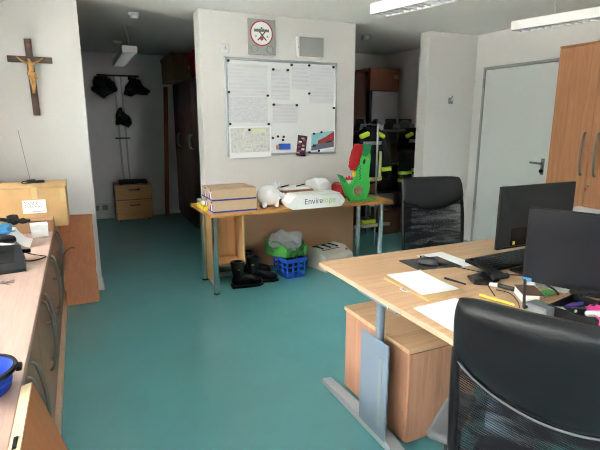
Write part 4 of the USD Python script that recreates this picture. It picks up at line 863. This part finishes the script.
# ---------------------------------------------------------------- monitors
def monitor(label, loc, rz, w, h, zb, back=False, cols=0):
    """Local: screen faces -y, its bottom edge at height zb above the desk."""
    t = T('computer_monitor', label, 'monitor', loc, rz, world=False)
    t('screen', bx(-w/2+.008, w/2-.008, -.0225, -.019, zb+.018, zb+h-.008, .001), 'screen_black', False)
    t('bezel', bx(-w/2, w/2, -.0188, .004, zb, zb+h, .003), 'black_plastic', False)
    t('back_cover', hull([(x, y, z) for x, z, y in [(sx*(w/2-.01), zz, .004) for sx in (-1, 1) for zz in (zb+.01, zb+h-.012)]+[(sx*(w/2-.05), zz, .032) for sx in (-1, 1) for zz in (zb+.03, zb+h*.62)]]), 'black_plastic', False)
    t('seam_ridge', bx(-w/2+.02, w/2-.02, .012, .0215, zb+h*.66, zb+h*.675, .002), 'charcoal', False)
    t('port_panel', bx(-w/2+.07, w/2-.07, .030, .0345, zb+.025, zb+.13, .002), 'black_gloss', False)
    t('neck', U(hull([(sx*.035, y, z) for sx in (-1, 1) for y, z in ((.03, zb+h*.2), (.045, zb+h*.2), (.03, zb+h*.55), (.045, zb+h*.55), (.13, .012), (.155, .012))])), 'black_plastic')
    t('stand_base', rb(-.10, .10, .10, .25, .001, .015, .006), 'black_plastic', 30)
    if back:
        t('sticker', bx(w/2-.105, w/2-.085, .0345, .0352, zb+.032, zb+.052, 0), 'yellow', False); t('sticker', bx(-.06, .0, .0345, .0352, zb+.05, zb+.11, 0), 'grey_light', False)
    else: t('sticker', bx(-w/2+.002, -w/2+.04, -.0195, -.0188, zb+.003, zb+.017, 0), 'sticker_blue', False)
    return t
dirx, diry = .43, -.90
monitor('black monitor turned toward the near chair, dark screen in view', (1.785+.27*dirx, 1.445+.27*diry, .7415), math.degrees(math.atan2(diry, dirx)), .545, .335, .055)
monitor('wide black monitor on the far desk, seen from its back', (2.475, 1.955, .7415), 180, .625, .372, .02, True)

# ---------------------------------------------------------------- on the desks
Z0 = .7412
def quad(pts, z, th=.001): return prism(pts, th, 'xy', z)
single('mouse_pad', prism(Polygon([(1.561, 2.066), (1.801, 2.044), (1.796, 1.85), (1.552, 1.895)]).buffer(.006), .003, 'xy', Z0), 'mousepad_grey', 'dark grey mouse pad on the far desk', 'mouse pad', smooth=30)
single('desk_sheet', quad([(1.71, 2.115), (1.90, 2.12), (1.90, 1.835), (1.806, 1.84), (1.812, 2.055), (1.71, 2.064)], Z0, .0008), 'paper_white', 'white sheet sticking out behind the mouse pad', 'paper', smooth=False)
t = T('computer_mouse', 'black wired mouse on the dark mouse pad', 'mouse', (1.66, 1.95, Z0+.0032), 25, world=False)
m = Manifold.sphere(1, 28).scale((.034, .06, .038)).trim_by_plane((0, 0, 1), 0.001); t('shell', m, 'charcoal', True); t('button_gap', bx(-.0015, .0015, .0, .05, .026, .0385, .0005), 'black_gloss'); t('wheel', cyl((-.004, .03, .034), (.004, .03, .034), .009), 'grey_mid')
single('mouse_cable', tube([(1.69, 1.90, .752), (1.76, 1.82, .748), (1.82, 1.72, .744), (1.93, 1.62, .744), (2.0, 1.57, .744)], .0025, 6), 'black_rubber', 'thin black mouse cable running across the far desk', 'cable', smooth=True)
t = T('paper_folder', 'tan paper folder with a metal clip on the far desk', 'folder', (1.45, 1.74, Z0))
fp = [(1.304, 1.848), (1.305, 1.512), (1.525, 1.547), (1.552, 1.875)]
t('back_cover', prism(fp, .004, 'xy', Z0), 'envelope_tan', False); t('pages', prism([(1.31, 1.84), (1.31, 1.52), (1.518, 1.553), (1.545, 1.868)], .003, 'xy', Z0+.0042), 'brown_paper', False); t('front_cover', prism(fp, .002, 'xy', Z0+.0074), 'envelope_tan', False)
t('clip', tube([(1.303, 1.70, .748), (1.286, 1.69, .747), (1.284, 1.65, .747), (1.303, 1.64, .748)], .004, 6), 'grey_light', True)
def bent(pts, z, bow):
    g = 9; a, b, c, d = map(np.array, pts); V, F = [], []
    for i in range(g):
        for j in range(g):
            u, w = i/(g-1), j/(g-1); p = (1-u)*((1-w)*a+w*d)+u*((1-w)*b+w*c); V.append((*p, z+bow*(u-.5)**2*4*w))
    for i in range(g-1):
        for j in range(g-1): k = i*g+j; F.append((k, k+1, k+g+1, k+g))
    V = np.array(V); n = len(V); F2 = [(a_+n, d_+n, c_+n, b_+n) for a_, b_, c_, d_ in F]
    return trimesh.Trimesh(np.vstack([V, V+[0, 0, .0012]]), np.array([q for f in [(a_, d_, c_) for a_, b_, c_, d_ in F]+[(a_, c_, b_) for a_, b_, c_, d_ in F]+[(a_, d_, c_)[::-1] for a_, b_, c_, d_ in [tuple(x-0 for x in y) for y in F2]]+[(a_, c_, b_)[::-1] for a_, b_, c_, d_ in F2] for q in [f]]), process=False)
single('white_letter', bent([(1.335, 1.868), (1.314, 1.571), (1.512, 1.552), (1.525, 1.848)], Z0+.0105, .004), 'paper_white', 'upper sheets of white paper lying on the tan folder', 'paper', smooth=False)
single('ballpoint_pen', bone((1.575, 1.72, Z0+.006), (1.60, 1.61, Z0+.006), .0055, .004), 'charcoal', 'dark ballpoint pen beside the tan folder', 'pen', smooth=True)
single('loose_sheet', quad([(1.20, 1.485), (1.44, 1.50), (1.46, 1.22), (1.19, 1.20)], Z0, .0015), 'paper_white', 'white sheet at the left edge of the near desk', 'paper', smooth=False)
# keyboard on a black stand
t = T('computer_keyboard', 'black computer keyboard propped in front of the far monitor', 'keyboard', (2.075, 1.795, Z0+.0095), 3, world=False, tilt=(4, 0, 0))
t('case', hull([(x, y, z) for x in (-.235, .235) for y, z in ((-.08, 0), (.08, 0), (-.08, .012), (.08, .018))]), 'black_plastic', False)
kk = [bx(x, x+.0155, y, y+.0155, .013+.03*(y+.08), .024+.03*(y+.08), .002) for x in np.arange(-.225, .215, .0192) for y in np.arange(-.068, .065, .0222)]
t('keys', cat(*kk), 'charcoal', False, kind='stuff')
t = T('desk_stand', 'black plastic desk stand with slanted arm under the keyboard edge', 'stand', (1.74, 1.66, Z0))
bp = [(1.685, 1.68), (1.645, 1.60), (1.69, 1.565), (1.80, 1.59), (1.84, 1.66), (1.80, 1.70)]
t('base', hull([(x, y, Z0) for x, y in bp]+[(x, y, Z0+.016) for x, y in bp]), 'black_plastic')
t('arm', hull([(1.76, 1.60, Z0+.016), (1.83, 1.59, Z0+.016), (1.80, 1.56, Z0+.045), (1.74, 1.57, Z0+.045), (1.77, 1.72, Z0+.052), (1.83, 1.75, Z0+.056), (1.84, 1.72, Z0+.040), (1.78, 1.69, Z0+.036)]), 'black_plastic')
t('hinge', cyl((1.735, 1.575, Z0+.032), (1.82, 1.565, Z0+.032), .014), 'charcoal'); t('side_clip', rb(1.655, 1.70, 1.60, 1.66, Z0+.016, Z0+.028, .004), 'charcoal')
single('black_notebook', bx(1.97, 2.25, 1.58, 1.69, Z0, Z0+.0105, .004), 'black_plastic', 'slim black notebook lying between keyboard and near monitor', 'notebook')
# usb stick with cord, adapters, router
t = T('usb_adapter', 'small black and white cable adapter lying on the near desk', 'adapter', (1.74, 1.46, Z0))
t('plug', bone((1.70, 1.55, Z0+.010), (1.715, 1.53, Z0+.010), .0095, .0095), 'white_plastic', True); t('body', bone((1.72, 1.52, Z0+.011), (1.74, 1.455, Z0+.011), .0105, .0105), 'black_plastic', True); t('cable', tube([(1.70, 1.555, Z0+.008), (1.66, 1.55, Z0+.03), (1.63, 1.50, Z0+.028), (1.61, 1.44, Z0+.003)], .0022, 6), 'black_rubber', True)
t('connector', bone((1.742, 1.45, Z0+.011), (1.76, 1.425, Z0+.011), .006, .006), 'charcoal', True)
single('yellow_pencil', bone((1.555, 1.47, Z0+.006), (1.60, 1.33, Z0+.006), .006, .005, 8), 'yellow', 'yellow pencil lying on the near desk beside the chair back', 'pencil', smooth=False)
t = T('label_box', 'white box with dark brown and blue top on the near desk', 'box', (1.72, 1.37, Z0), 57, world=False)
t('carton', bx(-.062, .062, -.033, .033, .001, .035, .002), 'white_card', False); t('top_label', bx(-.064, .064, -.050, .035, .0355, .04, .001), 'dark_brown', False); t('end_label', bx(-.066, -.02, -.054, -.0505, .028, .041, .001), 'sticker_blue', False)
t = T('wifi_router', 'grey router with one upright black antenna on the near desk', 'router', (1.633, 1.228, Z0), -90, world=False)
t('case', rb(-.05, .05, -.033, .033, .001, .04, .006), 'router_grey', 30); t('face_plate', bx(-.042, .042, -.035, -.032, .01, .032, .001), 'grey_mid'); t('antenna', U(cyl((-.038, -.03, .02), (-.038, -.05, .02), .007), bone((-.038, -.05, .02), (-.045, -.054, .135), .0065, .0045)), 'black_plastic', True)
single('power_cable', tube([(1.60, 1.30, Z0+.004), (1.655, 1.36, Z0+.003), (1.70, 1.44, Z0+.003), (1.68, 1.50, Z0+.003)], .0024, 6), 'black_rubber', 'thin black cable between the router and the white plug', 'cable', smooth=True)
t = T('white_adapter', 'small white plug box below the near monitor corner', 'adapter', (1.875, 1.46, Z0), 10, world=False); t('case', rb(-.03, .03, -.02, .02, .001, .045, .005), 'white_plastic', 30); t('label', bx(-.02, .02, -.0212, -.0195, .012, .034, 0), 'grey_light', False)
single('monitor_cable', tube([(1.905, 1.465, Z0+.03), (1.93, 1.44, Z0+.012), (1.915, 1.38, Z0+.005), (1.88, 1.335, Z0+.005)], .0045, 6), 'black_rubber', 'thick black cable from the white plug box', 'cable', smooth=True)
single('green_note', quad([(1.84, 1.40), (1.89, 1.41), (1.90, 1.365), (1.85, 1.35)], Z0, .003), 'green_paint', 'small green note under the thick black cable', 'note', smooth=False)
single('white_form', quad([(1.91, 1.47), (2.10, 1.50), (2.08, 1.36), (1.925, 1.34)], Z0, .0015), 'paper_white', 'white form lying behind the near monitor', 'paper', smooth=False)
t = T('pen_tray', 'black desk tray full of small office things on the near desk', 'tray', (1.775, 1.10, Z0), 11, world=False)
w, d, h = .22, .27, .042
t('tray', bx(-w/2, w/2, -d/2, d/2, .001, h, .004)-bx(-w/2+.007, w/2-.007, -d/2+.007, d/2-.007, .008, h+.02, 0), 'black_plastic', False)
t('divider', bx(-w/2+.007, w/2-.007, .03, .036, .008, .034, .001), 'black_plastic', False)
ca, sa = math.cos(math.radians(11)), math.sin(math.radians(11))
W = lambda x, y, z: (1.775+x*ca-y*sa, 1.10+x*sa+y*ca, Z0+z)
t = T('pink_scissors', 'pink-handled scissors lying in the black desk tray', 'scissors', W(.0, .035, .034), -12, world=False, tilt=(0, 6, 0))
for s in (-1, 1):
    t('blade', rot(hull([(0, -.005, 0), (0, .005, 0), (-.08, 0, 0), (0, -.005, .002), (0, .005, .002), (-.08, 0, .002)]), s*7, (0, 0, 1)).translate((0, 0, .0022*s)), 'steel', False)
    t('handle', tube([(0, 0, 0), (.03, s*.012, 0), (.055, s*.03, 0), (.08, s*.026, 0), (.078, s*.006, 0), (.05, s*.006, 0), (.03, s*.010, 0)], .006, 8), 'pink', True)
single('pink_highlighter', bone(W(.02, -.005, .024), W(.085, -.03, .024), .009, .009), 'pink', 'thick pink highlighter below the scissors in the tray', 'highlighter', smooth=True)
single('purple_marker', bone(W(.0, .10, .02), W(.085, .085, .02), .008, .008), 'purple', 'purple marker in the black desk tray', 'marker', smooth=True)
single('grey_stapler', bone(W(-.035, .01, .028), W(-.01, -.07, .045), .012, .014), 'grey_light', 'light grey stapler lying across the black desk tray', 'stapler', smooth=True)
single('clear_tape', ring(.014, .026, .018, 28).translate(W(-.075, .103, .009)), 'grey_light', 'roll of clear tape in the far corner of the black desk tray', 'tape')
for k, (x0, y0, x1, y1, mt, lb_) in enumerate(((-.09, .05, -.03, .11, 'grey_mid', 'grey pen in the far half of the black tray'), (-.085, .035, -.02, .06, 'white_plastic', 'white pen in the far half of the black tray'), (-.09, -.02, -.06, -.11, 'charcoal', 'dark pen along the left side of the black tray'))):
    single('ballpoint_pen', bone(W(x0, y0, .017), W(x1, y1, .019), .0055, .0045), mt, lb_, 'pen', smooth=True)
single('tray_slip', crumple(quad([W(-.01, -.13, 0)[:2], W(.10, -.125, 0)[:2], W(.10, -.075, 0)[:2], W(-.005, -.09, 0)[:2]], Z0+.046, .002), .003, 30, 3, .01), 'paper_white', 'crumpled white slip on the near end of the tray', 'paper', smooth=True)
single('pink_band', tube([W(-.116, -.06, .006), W(-.118, -.065, .03), W(-.108, -.06, .046), W(-.08, -.03, .046)], .003, 6), 'pink', 'pink rubber band over the tray side', 'band', smooth=True)
single('brown_envelope', quad([(1.56, 1.18), (1.80, 1.05), (1.72, .90), (1.48, 1.02)], Z0, .002), 'envelope_tan', 'brown envelope lying beside the black desk tray', 'envelope', smooth=False)
single('pale_slip', quad([(1.57, 1.16), (1.66, 1.11), (1.62, 1.04), (1.53, 1.09)], Z0+.0025, .001), 'pink_print', 'pale pink slip on the brown envelope', 'paper', smooth=False)
t = T('document_box', 'pale grey document box at the right end of the far desk', 'box', (2.88, 1.92, Z0)); t('case', bx(2.80, 2.945, 1.80, 2.02, Z0, .93, .004), 'grey_light', False); t('lid', bx(2.795, 2.949, 1.795, 2.025, .931, .955, .004), 'white_plastic', False)
